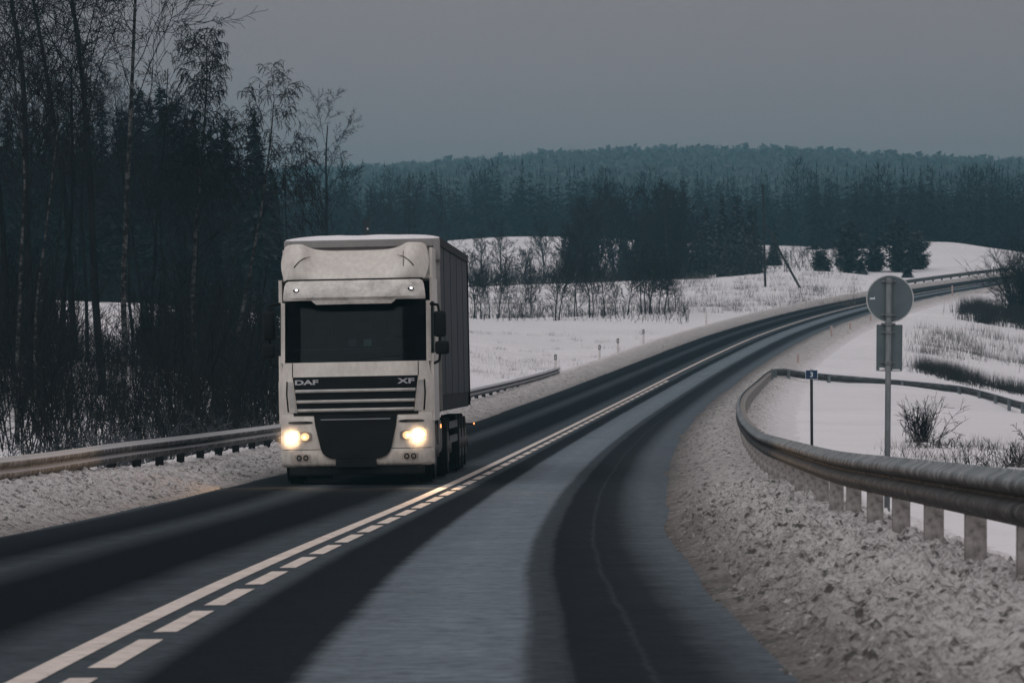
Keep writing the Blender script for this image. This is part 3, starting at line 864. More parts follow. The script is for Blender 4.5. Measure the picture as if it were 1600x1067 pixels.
# dark stand behind the clearing on the left
protos = []
for i in range(5):
    protos.append(conifer('spruce_tree', (0, 0, 0), 12.0, 2.1 + 0.25 * i, 100 + i, 'dark spruce in the dense stand behind the bright clearing', 'spruces behind the clearing', dens=1.25, clump=0.30, base=0.03))
stand = [(-20, 170, 284), (12, 165, 290), (45, 178, 282), (78, 165, 292), (105, 182, 286), (132, 158, 294), (160, 168, 284), (190, 160, 296), (216, 136, 286), (250, 130, 290), (276, 150, 284), (303, 165, 296), (330, 190, 288), (352, 178, 300),
         (30, 205, 306), (90, 200, 310), (145, 190, 312), (200, 170, 310), (235, 160, 312), (290, 175, 314), (340, 205, 312), (-55, 180, 290), (-90, 170, 295), (60, 215, 272), (180, 230, 272), (320, 235, 274), (372, 235, 305), (265, 190, 272), (120, 235, 270), (5, 220, 270)]
for i, (c_, ty, d) in enumerate(stand):
    loc = place(c_, d)
    H = max(5.0, (CAM_Z + (HORIZON - ty) / FPX * d - loc[2]))
    src = protos[i % 5]
    if i < 5:
        src.location = loc; src.scale = (H / 12,) * 3; src.rotation_euler = (0, 0, i * 1.3)
    else:
        copy_tree(src, loc, i * 1.7, H / 12)
for i, (c_, d, H) in enumerate([(255, 206, 4.6), (283, 198, 5.6), (312, 210, 5.0), (340, 200, 6.0), (372, 208, 4.8), (404, 200, 4.4), (18, 196, 5.5), (48, 206, 4.8), (-14, 200, 6.0), (74, 212, 3.4), (428, 214, 3.8), (228, 214, 3.2)]):
    copy_tree(protos[i % 5], place(c_, d), i * 2.2, H / 12, 'young dark spruce standing in the thicket before the clearing', 'young spruces in the thicket')
l_ = place(398, 270)
conifer('spruce_tree', l_, CAM_Z + (HORIZON - 168) / FPX * 270 - l_[2], 2.7, 140, 'broad conical dark spruce at the lorry end of the wood', dens=1.4, clump=0.28, base=0.02)
l_ = place(425, 282)
conifer('spruce_tree', l_, CAM_Z + (HORIZON - 262) / FPX * 282 - l_[2], 2.0, 141, 'lower dark spruce in front of the lorry side of the conical spruce', dens=1.3, clump=0.28, base=0.02)

# belt of snow-dusted spruces beyond the field
belt = []
for i in range(4):
    belt.append(conifer('spruce_tree', (0, 0, 0), 9.0, 2.2, 200 + i, 'snow-dusted spruce in the belt of trees above the weedy slope', 'spruce belt above the weedy slope', mat='needles_snowy', dens=1.1, clump=0.28, base=0.02))
rb_ = np.random.default_rng(91)
bl = [(1128, 306, 446), (1152, 302, 452), (1104, 318, 440), (1172, 322, 444), (1060, 322, 446)]
for k_ in range(27):
    c_ = float(rb_.triangular(930, 1150, 1210))
    bl.append((c_, float(rb_.triangular(312, 345, 405)) + (20 if c_ < 930 else 0), float(rb_.uniform(416, 466))))
for i, (c_, ty, d) in enumerate(bl):
    loc = place(c_, d, -0.1)
    H = max(3.0, CAM_Z + (HORIZON - ty) / FPX * d - loc[2])
    src = belt[i % 4]
    o_ = src if i < 4 else copy_tree(src, loc, i * 1.1, 1)
    o_.location = loc; wv = float(rb_.uniform(.85, 1.5)); o_.scale = (H / 9 * wv, H / 9 * wv, H / 9)
# young pines in front of the snow hill
for (c_, by, ty, d, Rm, lab, st) in [(1283, 426, 392, 424, .85, 'small lone young pine at the outer end of the pine clump', 'pine'), (1327, 430, 345, 432, 1.9, 'broad dark pine, second from the outer end of the clump', 'pine'),
        (1366, 428, 378, 436, 1.2, 'snow-sprinkled young pine between the two broad dark pines', 'pine'), (1405, 430, 338, 436, 2.0, 'tallest dark pine rising behind the round sign', 'pine'), (1433, 424, 360, 442, 1.25, 'dark pine leaning out over the snow hill', 'pine'),
        (1418, 434, 408, 424, .6, 'smallest bushy pine just above the round sign', 'spruce'), (1345, 432, 405, 428, 0.8, 'low bushy pine below the broad dark pine', 'spruce')]:
    loc = place(c_, d, -0.05)
    H = max(1.3, CAM_Z + (HORIZON - ty) / FPX * d - loc[2])
    conifer('pine_tree', loc, H, Rm, c_, lab, 'young pines before the snow hill', mat='needles_snowy', style=st, dens=1.5, clump=0.24, base=0.05)

# trees and saplings before the weedy slope: (column, distance, height m, label)
al = []
for i in range(4):
    al.append(bare_tree('bare_sapling', (0, 0, 0), 3.6, 'alder', 300 + i, 'thin bare sapling in the row along the crest of the snow field', 'saplings along the field crest', r=.045, rmin=.011))
sap = [(752, 318, 1.0), (765, 322, .8), (780, 326, 1.15), (797, 316, .9), (816, 330, .8), (833, 334, 1.0), (868, 316, 1.25), (873, 317, 1.2), (902, 332, 1.0), (921, 322, 1.3), (926, 323, 1.1), (945, 326, 1.2), (962, 334, .8), (980, 328, 1.0), (1003, 330, 1.25), (1009, 332, 1.2), (1014, 330, 1.3), (1019, 331, 1.2), (1030, 335, 1.1), (1038, 333, 1.25), (1046, 336, 1.1), (1055, 338, .9), (741, 320, 1.2)]
for i, (c_, d, sc) in enumerate(sap):
    loc = place(c_, d)
    if i < 4: al[i].location = loc; al[i].scale = (sc,) * 3
    else: copy_tree(al[i % 4], loc, i * 2.1, sc)
bare_tree('birch_tree', place(897, 334), 7.4, 'aspen', 331, 'pale thin birch standing tallest among the field-crest saplings', trunk_mat='birch_bark', start=.5, r=.05, kids=9, rmin=.01)
bare_tree('birch_tree', place(946, 402), 8.0, 'aspen', 332, 'slim birch before the spruce belt, nearer the lorry', trunk_mat='birch_bark', start=.45, r=.05, kids=9, rmin=.012)
bare_tree('birch_tree', place(1044, 412), 8.2, 'aspen', 333, 'slim birch with a pale stem in the middle of the spruce belt', trunk_mat='birch_bark', start=.5, r=.06, kids=9, rmin=.012)
# round bushy trees on the upper snow patch
for i, (c_, d, H, lab) in enumerate([(783, 470, 4.6, 'round bare tree in the middle of the upper snow patch'), (752, 462, 3.6, 'bare bushy tree on the upper snow patch nearest the trailer'), (850, 480, 4.4, 'bare bushy tree at the far side of the upper snow patch'), (820, 455, 2.6, 'low bare bush between the trees of the upper snow patch')]):
    bare_tree('bare_tree', place(c_, d), H, 'alder', 350 + i, lab, start=.05, kids=22, r=.09, rmin=.016, lens=.6)
rd_ = [o for o in COL.objects if o.parent is None and o.get('label', '').endswith('upper snow patch') or (o.parent is None and 'round bare tree' in o.get('label', ''))]
for i in range(26):
    c_ = float(rb_.uniform(862, 1075)); d_ = float(rb_.uniform(412, 462))
    o_ = copy_tree(rd_[i % len(rd_)], place(c_, d_), i * 2.3, float(rb_.uniform(.9, 1.75)), 'dark bare tree crowding the end of the spruce belt', 'bare trees among the spruce belt')
# leafless trees in front of the far wood
for i, (c_, d, H, lab) in enumerate([(500, 330, 6.5, 'bare bushy tree low behind the lorry cab'), (560, 420, 8.0, 'dim bare tree beyond the lorry roof next to the dark post'), (640, 440, 8.5, 'grey bare tree above the rear half of the lorry roof'), (700, 470, 8.0, 'grey bare tree above the rear top corner of the trailer'), (470, 380, 8.5, 'dim bare tree between the wood and the lone spreading tree'), (610, 470, 7.0, 'bare tree in the grey row behind the lorry roof')]):
    bare_tree('bare_tree', place(c_, d), H, 'alder', 360 + i, lab, start=.15, kids=18, r=.10, rmin=.014, lens=.5)

# ------------------------------------------------------------------ masses nobody could count: far wood, far hill wood, thicket, grass
def wood(name, label, pts, hs, lod, mat, seed, wide=1.0):
    rng = np.random.default_rng(seed)
    kinds = []
    for k in range(8):
        if wide > 1.5:      # very distant crowns: a loose puff of small faces round a stem, some pointed, some round
            m = 22
            a = rng.uniform(0, 6.28, m); z = rng.uniform(.12, 1.0, m) ** .9
            prof = (1 - z) ** .7 * 1.1 if k % 2 else np.sqrt(np.clip(1 - (2 * z - 1.0) ** 2, .03, 1))
            rr = .17 * prof * np.sqrt(rng.uniform(0.1, 1, m))
            P = np.stack([rr * np.cos(a), rr * np.sin(a), z], 1)
            V = np.stack([P + rng.normal(0, .060, (m, 3)) * np.array([.75, .75, 1.7]) for _ in range(3)], 1).reshape(-1, 3)
        elif k < 4:
            V = spruce_tiers(rng, 1.0, 0.14 + 0.02 * k, int(26 * lod), int(11 * lod) + 2)
        elif k < 5:
            V = spruce_tiers(rng, 1.0, 0.17, int(20 * lod), int(10 * lod) + 2, .25)
        else:       # leafless crown: a sheaf of thin upright slivers on a stem
            m = int(330 * lod)
            a = rng.uniform(0, 6.28, m); rr = 0.22 * np.sqrt(rng.uniform(0, 1, m)); z = rng.uniform(0.22, 0.95, m)
            rr = rr * np.clip(1.15 - (2 * z - 1.05) ** 2 * 1.15, .05, 2)
            P = np.stack([rr * np.cos(a), rr * np.sin(a), z], 1)
            u_ = np.stack([rng.normal(0, .45, m) + np.cos(a) * .8, rng.normal(0, .45, m) + np.sin(a) * .8, np.full(m, 1.0)], 1) * rng.uniform(.05, .12, m)[:, None]
            sdv = np.stack([-np.sin(a), np.cos(a), np.zeros(m)], 1) * 0.0042
            V = np.stack([P - sdv, P + sdv, P + u_], 1).reshape(-1, 3)
            V = np.concatenate([V, np.array([[-.012, 0, 0], [.012, 0, 0], [0, 0, .8], [0, -.012, 0], [0, .012, 0], [0, 0, .8]])])
        kinds.append(V)
    out = []
    for i, (x, y, z) in enumerate(pts):
        V = kinds[rng.choice(8, p=[.19, .19, .18, .18, .14, .04, .04, .04])]
        h = hs[i]; a = rng.uniform(0, 6.28); wv = rng.uniform(.85, 1.25) * wide
        c, s = math.cos(a) * h * wv, math.sin(a) * h * wv
        q = np.empty_like(V)
        q[:, 0] = V[:, 0] * c - V[:, 1] * s + x; q[:, 1] = V[:, 0] * s + V[:, 1] * c + y; q[:, 2] = V[:, 2] * h + z - 0.1
        out.append(q)
    V = np.concatenate(out)
    return tag(link(name, mesh_arrays(name, V, np.arange(len(V)).reshape(-1, 3)), M[mat]), label, 'forest', kind='stuff')
def scatter(rng, n_, c0, c1, d0, d1):
    d = rng.uniform(d0, d1, n_); c = rng.uniform(c0, c1, n_)
    x = (c - 800) / FPX * d
    return np.stack([x, d, ground_z(x, d)], 1)
rg = np.random.default_rng(5)
pA = scatter(rg, 1000, 150, 2000, 610, 820)
hA = rg.triangular(7.5, 9.8, 12.0, len(pA)) * (0.92 + 0.25 * fbm(pA[:, 0] / 30, pA[:, 1] / 60, 2, 8))
pB = scatter(rg, 230, 1270, 2050, 530, 620)
hB = rg.uniform(7.5, 10.2, len(pB))
wood('forest', 'dim blue mixed wood spreading across the valley beyond the fields', np.concatenate([pA, pB]), np.concatenate([hA, hB]), 0.75, 'far_wood', 9)
pM = scatter(rg, 700, -100, 1900, 820, 1300)
wood('forest', 'dim wood filling the valley floor between the near wood and the farthest hill', pM, rg.uniform(6, 9, len(pM)), 0.3, 'far_wood', 12)
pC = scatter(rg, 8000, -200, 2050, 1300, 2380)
wood('forest', 'pale hazy wood covering the farthest hill under the sky', pC, rg.uniform(6.0, 9.5, len(pC)), 0.30, 'haze_paled_wood', 10, wide=1.6)

def brush(rng, P, h, spread, r, twigs=6, pieces=3, droop=0.0):
    """leafless stems with side twigs at the points P (n,3), heights h (n)"""
    n_ = len(P); out = []
    a = rng.uniform(0, 6.28, n_); ti = np.abs(rng.normal(0, spread, n_))
    d = np.stack([np.cos(a) * ti, np.sin(a) * ti, np.ones(n_)], 1); d /= np.linalg.norm(d, axis=1)[:, None]
    p = P - np.array([0, 0, .15]); L = h / pieces
    for k in range(pieces):
        d = d + rng.normal(0, .13, (n_, 3)) + np.array([0, 0, -droop * (k + 1)]); d /= np.linalg.norm(d, axis=1)[:, None]
        q = p + d * L[:, None]
        r0 = r * (1 - k / pieces) + .004; r1 = r * (1 - (k + 1) / pieces) + .004
        out.append(np.concatenate([p, q, np.full((n_, 1), r0), np.full((n_, 1), r1)], 1))
        for j in range(twigs // pieces + (1 if k else 0)):
            t = rng.uniform(0, 1, (n_, 1)); b0 = p * (1 - t) + q * t
            td = d + rng.normal(0, .55, (n_, 3)); td /= np.linalg.norm(td, axis=1)[:, None]
            b1 = b0 + td * (h * rng.uniform(.12, .36, n_))[:, None]
            out.append(np.concatenate([b0, b1, np.full((n_, 1), r * .45 + .003), np.full((n_, 1), .004)], 1))
            td2 = td + rng.normal(0, .5, (n_, 3)); td2 /= np.linalg.norm(td2, axis=1)[:, None]
            b2 = b0 * .45 + b1 * .55
            out.append(np.concatenate([b2, b2 + td2 * (h * rng.uniform(.08, .2, n_))[:, None], np.full((n_, 1), r * .3 + .003), np.full((n_, 1), .003)], 1))
        p = q
    return np.concatenate(out)
def brush_obj(name, label, cat, P, h, spread, r, mat, seed, twigs=6, pieces=3, droop=0.0):
    s_ = brush(np.random.default_rng(seed), P, h, spread, r, twigs, pieces, droop)
    return tag(link(name, segs_mesh(name, s_, 3), M[mat]), label, cat, kind='stuff')

rg = np.random.default_rng(21)
Q = scatter(rg, 2800, -150, 520, 106, 200)
keep = fbm(Q[:, 0] / 3.0, Q[:, 1] / 6.0, 2, 4) > 0.36
Q = Q[keep]
cq = 800 + FPX * Q[:, 0] / Q[:, 1]
Q = Q[(Q[:, 1] > 124) | (rg.uniform(0, 1, len(Q)) < .75)]; cq = 800 + FPX * Q[:, 0] / Q[:, 1]
brush_obj('undergrowth', 'dark tangled leafless thicket under the forest edge behind the guardrail', 'undergrowth', Q, rg.triangular(0.9, 1.8, 4.2, len(Q)) * (1 - .42 * np.exp(-((cq - 165) / 60) ** 2) + .45 * np.exp(-((cq - 310) / 55) ** 2) + .45 * np.exp(-((cq - 30) / 50) ** 2)), .48, .016, 'dark_brush', 22, 7)
Q = scatter(rg, 800, -150, 540, 250, 300)
brush_obj('undergrowth', 'dim brush at the foot of the spruces behind the clearing', 'undergrowth', Q, rg.uniform(0.5, 3.0, len(Q)), .4, .022, 'dark_brush', 23, 6)
Q = scatter(rg, 1000, 730, 1000, 402, 445)
brush_obj('undergrowth', 'dark low brush along the ridge between the trailer and the spruce belt', 'undergrowth', Q, rg.triangular(.6, 1.5, 3.0, len(Q)), .45, .022, 'dark_brush', 24, 5)
Q = scatter(rg, 420, 850, 1190, 412, 440)
brush_obj('undergrowth', 'dark brush filling the foot of the snow-dusted spruce belt', 'undergrowth', Q, rg.uniform(.6, 2.6, len(Q)), .4, .018, 'dark_brush', 27, 5)
Q = scatter(rg, 420, 735, 1075, 314, 345)
brush_obj('undergrowth', 'grey scrub between the saplings on the field crest', 'undergrowth', Q, rg.uniform(.35, 1.5, len(Q)), .4, .011, 'twig', 25, 6)
Q = scatter(rg, 350, 1180, 1340, 425, 520)
brush_obj('undergrowth', 'dim brush along the foot of the far wood behind the leaning strut', 'undergrowth', Q, rg.uniform(.5, 1.5, len(Q)), .4, .02, 'dark_brush', 26, 6)

def grass(name, label, P, h, w, mat, seed, lean=.35):
    rng = np.random.default_rng(seed); n_ = len(P)
    a = rng.uniform(0, 6.28, n_); sd_ = np.stack([np.cos(a), np.sin(a), np.zeros(n_)], 1) * w
    ti = rng.normal(0, lean, (n_, 2))
    T = P + np.stack([ti[:, 0] * h, ti[:, 1] * h, h], 1)
    B_ = P - np.array([0, 0, .05])
    V = np.stack([B_ - sd_, B_ + sd_, T], 1).reshape(-1, 3)
    return tag(link(name, mesh_arrays(name, V, np.arange(len(V)).reshape(-1, 3)), M[mat]), label, 'grass', kind='stuff')
def tufts(rng, n_t, per, c0, c1, d0, d1, rad):
    C = scatter(rng, n_t, c0, c1, d0, d1)
    o = rng.normal(0, rad, (n_t, per, 2)) * rng.uniform(.4, 1.3, (n_t, 1, 1))
    x = (C[:, None, 0] + o[:, :, 0]).ravel(); y = (C[:, None, 1] + o[:, :, 1]).ravel()
    return np.stack([x, y, ground_z(x, y)], 1)
rg = np.random.default_rng(31)
P = tufts(rg, 420, 22, 735, 1340, 335, 410, .5)
grass('dry_grass', 'withered weeds poking through the snow of the long slope', P, rg.uniform(.15, .75, len(P)), .012, 'dry_grass', 1)
P = np.concatenate([tufts(rg, 70, 30, 735, 1100, 225, 300, .4), tufts(rg, 60, 14, 735, 860, 222, 250, .5)])
grass('dry_grass', 'sparse grass tips on the white field beside the trailer', P, rg.uniform(.06, .3, len(P)), .006, 'dry_grass', 2)
P = tufts(rg, 110, 60, 1440, 1680, 222, 236, .45)
grass('dry_grass', 'dark band of tall grass just beyond the side-road guardrail', P, rg.uniform(.3, .9, len(P)), .010, 'reed', 3, .2)
P = tufts(rg, 110, 30, 1435, 1680, 250, 288, .6)
grass('dry_grass', 'pale scattered grass in the hollow above the side-road guardrail', P, rg.uniform(.25, .8, len(P)), .010, 'dry_grass', 4, .25)
P = tufts(rg, 130, 70, 1505, 1700, 306, 322, .55)
grass('dry_grass', 'black strip of reeds on the snow slope beside the dark bush', P, rg.uniform(.5, 1.25, len(P)), .014, 'reed', 5, .18)
P = np.concatenate([tufts(rg, 90, 22, 1400, 1700, 96, 122, .35), tufts(rg, 40, 22, 1500, 1700, 72, 90, .3)])
grass('dry_grass', 'dry stalks and leaves behind the nearest stretch of the curving guardrail', P, rg.uniform(.06, .38, len(P)), .006, 'dry_grass', 6, .5)

# ------------------------------------------------------------------ single bushes
def bush(name, loc, H, n_, spread, r, seed, label, mat='twig', group=None, twigs=9, rad=.25, droop=0.0):
    rng = np.random.default_rng(seed)
    P = np.concatenate([rng.normal(0, rad, (n_, 2)), np.zeros((n_, 1))], 1)
    s_ = brush(rng, P, H * rng.uniform(.55, 1.0, n_), spread, r, twigs, 3, droop)
    o = link(name, segs_mesh(name, s_, 3), M[mat])
    o.location = loc
    return tag(o, label, 'bush', group)
bush('bare_bush', place(1440, 124), 1.25, 46, .30, .008, 1, 'upright bare bush alone on the snow inside the guardrail loop', rad=.16)
bush('bare_bush', place(1462, 118), .5, 30, .8, .006, 2, 'low sprawling brush at the foot of the upright bare bush', rad=.4)
bush('bare_bush', place(1590, 100), .75, 60, .7, .007, 3, 'low dark bush by the picture edge behind the nearest guardrail', rad=.5)
bare_tree('bare_tree', place(1640, 72), 2.7, 'alder', 404, 'slim bare sapling reaching in from the picture edge over the guardrail', start=.12, kids=13, r=.018, rmin=.004, lens=.5, lean=(-.1, 0))
bush('bare_bush', place(1608, 318), 5.4, 130, .55, .03, 5, 'big black bush at the picture edge above the reeds', mat='dark_brush', rad=.8, twigs=12)
bush('bare_bush', place(1640, 330), 6.5, 110, .5, .03, 6, 'tall black bush half out of the picture behind the big one', mat='dark_brush', rad=.9, twigs=12)
for i, (c_, d, H, lab) in enumerate([(268, 106, 1.75, 'rimed bush with arching twigs in the middle of the thicket'), (180, 101, 1.1, 'rimed low bush with a bent white branch near the guardrail'), (75, 99, .9, 'frosted tuft of twigs beside the thin birch stems'),
                                     (360, 104, 1.2, 'rimed bush between the arching bush and the lorry'), (410, 110, 1.4, 'frosted bush right beside the lorry mirror'), (20, 97, .8, 'frosted bush at the very outer end of the guardrail'), (315, 109, 1.3, 'frosted twiggy bush just past the arching bush'), (130, 103, 1.3, 'frosted bush between the tuft and the bent white branch'), (225, 104, .9, 'small frosted bush left of the arching bush')]):
    bush('bare_bush', place(c_, d), H, 34, .75, .008, 60 + i, lab, mat='rime_twig', rad=.35, droop=.18, group='frosted bushes behind the guardrail')

# ------------------------------------------------------------------ the lorry (local: x to its left-hand side as seen from the front = picture right, y to the rear, z up)
b = N('cab_paint')
v = b.obj_vec()
f = b.noise(2.2, 6, 0.7, v); g = b.noise(14, 4, 0.6, b.obj_vec((1, 1, .45)))
sp = b.n('ShaderNodeSeparateXYZ'); tc = b.n('ShaderNodeTexCoord'); b.l(tc.outputs['Object'], sp.inputs['Vector'])
low = b.ramp(b.math('MULTIPLY_ADD', f, 0.9, sp.outputs['Z']), [(0.0, 1.0), (0.80, 0.9), (1.0, 0.35)])       # road spray film thickest on the bumper
c = b.ramp(f, [(0.3, (0.60, 0.56, 0.51)), (0.7, (0.74, 0.70, 0.645))])
c = b.mix(b.math('MULTIPLY', low, b.ramp(g, [(0.35, 0.15), (0.7, 0.75)])), c, (0.20, 0.17, 0.145))
b.color(c)
M['cab_paint'] = b.set(Roughness=0.42, Specular_IOR_Level=0.35, Coat_Weight=0.15)
b = N('visor_paint')
f = b.noise(3.0, 6, 0.75, b.obj_vec((1, 1, 1.6)))
b.color(b.ramp(f, [(0.38, (0.70, 0.67, 0.62)), (0.56, (0.50, 0.475, 0.44)), (0.70, (0.24, 0.225, 0.21))]))
M['visor_paint'] = b.set(Roughness=0.5, Specular_IOR_Level=0.3)
M['black_plastic'] = simple('black_plastic', (0.008, 0.009, 0.010), 0.65, 0, 0.10, 0.35, 3.0)
M['seam'] = simple('seam', (0.010, 0.010, 0.010), 0.8, 0, 0.1)
M['slat_metal'] = simple('slat_metal', (0.42, 0.41, 0.39), 0.5, 0.0, 0.4, 0.25, 4.0)
M['badge'] = simple('badge', (0.50, 0.52, 0.54), 0.35, 0.6, 0.5)
M['rubber'] = simple('rubber', (0.012, 0.012, 0.012), 0.9, 0, 0.1, 0.4, 4.0)
M['rim'] = simple('rim', (0.10, 0.10, 0.10), 0.6, 0.5, 0.4, 0.4, 5.0)
M['tank'] = simple('tank', (0.11, 0.115, 0.12), 0.6, 0.3, 0.4, 0.4, 4.0)
b = N('curtain')
v = b.obj_vec((1, 1, 0.25)); f = b.noise(2.6, 5, 0.6, v)
wv = b.n('ShaderNodeTexWave', Scale=0.55, Distortion=0.6); wv.bands_direction = 'Y'; b.l(b.obj_vec(), wv.inputs['Vector'])
c = b.ramp(f, [(0.3, (0.034, 0.040, 0.049)), (0.7, (0.056, 0.064, 0.075))])
b.color(c); b.bump(wv.outputs['Fac'], 0.15, 0.05)
M['curtain'] = b.set(Roughness=0.7, Specular_IOR_Level=0.2)
b = N('bulkhead')
f = b.noise(2.0, 5, 0.7, b.obj_vec()); b.color(b.ramp(f, [(0.3, (0.20, 0.195, 0.19)), (0.7, (0.30, 0.29, 0.28))]))
M['bulkhead'] = b.set(Roughness=0.7, Specular_IOR_Level=0.2)
b = N('windscreen')
gl = b.n('ShaderNodeBsdfGlossy'); gl.inputs['Color'].default_value = (0.55, 0.62, 0.65, 1); gl.inputs['Roughness'].default_value = 0.08
tr = b.n('ShaderNodeBsdfTransparent'); tr.inputs['Color'].default_value = (0.42, 0.48, 0.49, 1)
mx = b.n('ShaderNodeMixShader'); mx.inputs['Fac'].default_value = 0.012
b.l(tr.outputs[0], mx.inputs[1]); b.l(gl.outputs[0], mx.inputs[2])
b.l(mx.outputs[0], b.t.nodes['Material Output'].inputs['Surface'])
M['windscreen'] = b.m
M['interior'] = simple('interior', (0.004, 0.005, 0.006), 0.8, 0, 0.15)
M['dash_light'] = simple('dash_light', (0.10, 0.115, 0.12), 0.7, 0, 0.2)
M['card'] = simple('card', (0.45, 0.55, 0.52), 0.6, 0, 0.2)
def lamp(name, c, e):
    q = N(name); q.color(c)
    q.p.inputs['Emission Color'].default_value = (*c, 1); q.p.inputs['Emission Strength'].default_value = e
    return q.set(Roughness=0.3)
M['beam_lamp'] = lamp('beam_lamp', (1.0, 0.56, 0.20), 12.0)
M['side_lamp'] = lamp('side_lamp', (1.0, 0.74, 0.46), 1.6)
M['roof_lamp'] = lamp('roof_lamp', (0.95, 0.93, 1.0), 3.0)
M['amber_lamp'] = lamp('amber_lamp', (1.0, 0.35, 0.10), 2.2)
b = N('reflector_bowl'); b.color((0.55, 0.50, 0.44)); b.p.inputs['Emission Color'].default_value = (1.0, .55, .22, 1); b.p.inputs['Emission Strength'].default_value = 1.3; M['reflector_bowl'] = b.set(Roughness=0.25, Metallic=0.9)  # amber emission on the bowl imitates the halo round the lamp
b = N('lamp_glass'); b.color((0.22, 0.20, 0.18)); M['lamp_glass'] = b.set(Roughness=0.12, Specular_IOR_Level=0.6)

TD = 76.0
TS = s_at(TD)
_c = road(TS, 0.0)
TU = (-2.474 - _c[0])
tpos = road(TS, TU)
th_ = float(np.interp(TS + 8, SS, PT)) - .008
lorry = tag(empty('lorry', tuple(tpos)), 'white articulated lorry with lit headlights and grey curtain-sided trailer', 'truck')
lorry.rotation_mode = 'YXZ'
lorry.rotation_euler = (-0.0135, R(-1.15), -th_)

def yc(x): 
    return 0.30 * np.maximum(0, (np.abs(x) - 0.62) / 0.60) ** 2.6
def panel(name, rows, mat, parent=None, thick=0.05, cols=25, fy=None, smooth=True, fz=None):
    """front body panel: rows of (z, x_left, x_right, y), bent round the cab corners"""
    parent = parent or lorry
    F_, B_ = [], []
    t = np.linspace(0, 1, cols)
    for (z, xl, xr, y) in rows:
        x = xl + (xr - xl) * t
        yy = y + yc(x) + (fy(x, z) if fy else 0)
        zz = np.full(cols, z) + (fz(x, z) if fz else 0)
        F_.append(np.stack([x, yy, zz], 1)); B_.append(np.stack([x, yy + thick, zz], 1))
    nr = len(rows)
    V = np.concatenate([np.concatenate(F_), np.concatenate(B_)]); o = nr * cols
    f = [tuple(q) for q in grid_faces(nr, cols)] + [tuple(q[::-1] + o) for q in grid_faces(nr, cols)]
    for c_ in range(cols - 1):
        f.append((c_ + 1, c_, o + c_, o + c_ + 1))
        k_ = (nr - 1) * cols
        f.append((k_ + c_, k_ + c_ + 1, o + k_ + c_ + 1, o + k_ + c_))
    for r_ in range(nr - 1):
        f.append((r_ * cols, (r_ + 1) * cols, o + (r_ + 1) * cols, o + r_ * cols))
        k_ = cols - 1
        f.append(((r_ + 1) * cols + k_, r_ * cols + k_, o + r_ * cols + k_, o + (r_ + 1) * cols + k_))
    bm = bmesh.new()
    vs = [bm.verts.new(p) for p in V]
    for q in f:
        try: bm.faces.new([vs[i] for i in q])
        except ValueError: pass
    me = bm_mesh(name, bm)
    if smooth:
        me.set_sharp_from_angle(angle=R(35)) if hasattr(me, 'set_sharp_from_angle') else None
        for p in me.polygons: p.use_smooth = True
    return link(name, me, mat, parent)
def prism_yz(name, poly, x0, x1, mat, parent=None, bev=0.0):
    bm = bmesh.new()
    a = [bm.verts.new((x0, y, z)) for y, z in poly]; c_ = [bm.verts.new((x1, y, z)) for y, z in poly]
    bm.faces.new(a); bm.faces.new(c_[::-1])
    for i in range(len(poly)):
        j = (i + 1) % len(poly); bm.faces.new((a[i], c_[i], c_[j], a[j]))
    if bev: bmesh.ops.bevel(bm, geom=list(bm.edges), offset=bev, segments=2, affect='EDGES')
    return link(name, bm_mesh(name, bm), mat, parent or lorry)

CP_ = M['cab_paint']; BP = M['black_plastic']
# lower cab
panel('cab_front', [(1.10, -1.235, 1.235, .03), (1.17, -1.25, 1.25, .02), (1.45, -1.25, 1.25, .02), (1.66, -1.25, 1.25, .03), (1.71, -1.23, 1.23, .05), (1.80, -1.19, 1.19, .06), (1.965, -1.17, 1.17, .085)], CP_, thick=.08, cols=41)
for sx in (-1, 1):
    a_, b_ = sorted((sx * 1.19, sx * 1.245))
    prism_yz('cab_side', [(.33, 1.0), (2.2, 1.0), (2.2, 3.30), (.70, 3.30), (.66, 2.92), (1.25, 2.90), (1.28, 2.10), (.44, 2.08)], a_, b_, CP_)
    gl_ = prism_yz('side_window', [(.44, 2.08), (1.28, 2.10), (1.25, 2.90), (.66, 2.92)], a_ + .02, b_ - .02, M['windscreen'])
    # narrow pillar beside the windscreen
    xs = (sx * 1.135, sx * 1.205)
    panel('windscreen_pillar', [(1.96, min(xs), max(xs), .085), (2.45, min(xs), max(xs), .20), (2.93, min(xs), max(xs), .31)], CP_, thick=.10, cols=5)
    # side deflector strip behind the cab
    a_, b_ = sorted((sx * 1.17, sx * 1.215))
    prism_yz('side_fairing', [(2.22, 1.2), (2.55, 1.2), (2.55, 3.80), (1.30, 3.80), (1.30, 3.31), (2.22, 3.31)], a_, b_, CP_)
box_obj('cab_back', (-1.18, 1.18, 2.08, 2.17, 1.0, 3.28), M['interior'], lorry)
box_obj('cab_floor', (-1.18, 1.18, .45, 2.08, 1.02, 1.10), M['interior'], lorry)
box_obj('roof_panel', (-1.18, 1.18, .78, 2.17, 3.285, 3.34), CP_, lorry)
ws = panel('windscreen', [(1.975, -1.14, 1.14, .105), (2.2, -1.14, 1.14, .155), (2.45, -1.13, 1.13, .21), (2.7, -1.125, 1.125, .265), (2.945, -1.12, 1.12, .32)], M['windscreen'], thick=.006, cols=31)
panel('visor_shadow_strip', [(2.70, -1.115, 1.115, .275), (2.80, -1.115, 1.115, .297), (2.945, -1.115, 1.115, .329)], BP, thick=.01, cols=31)  # black strip standing in for the sun visor's shade on the screen
panel('lower_screen_mask', [(1.972, -1.13, 1.13, .113), (2.06, -1.13, 1.13, .132)], BP, thick=.008, cols=31)
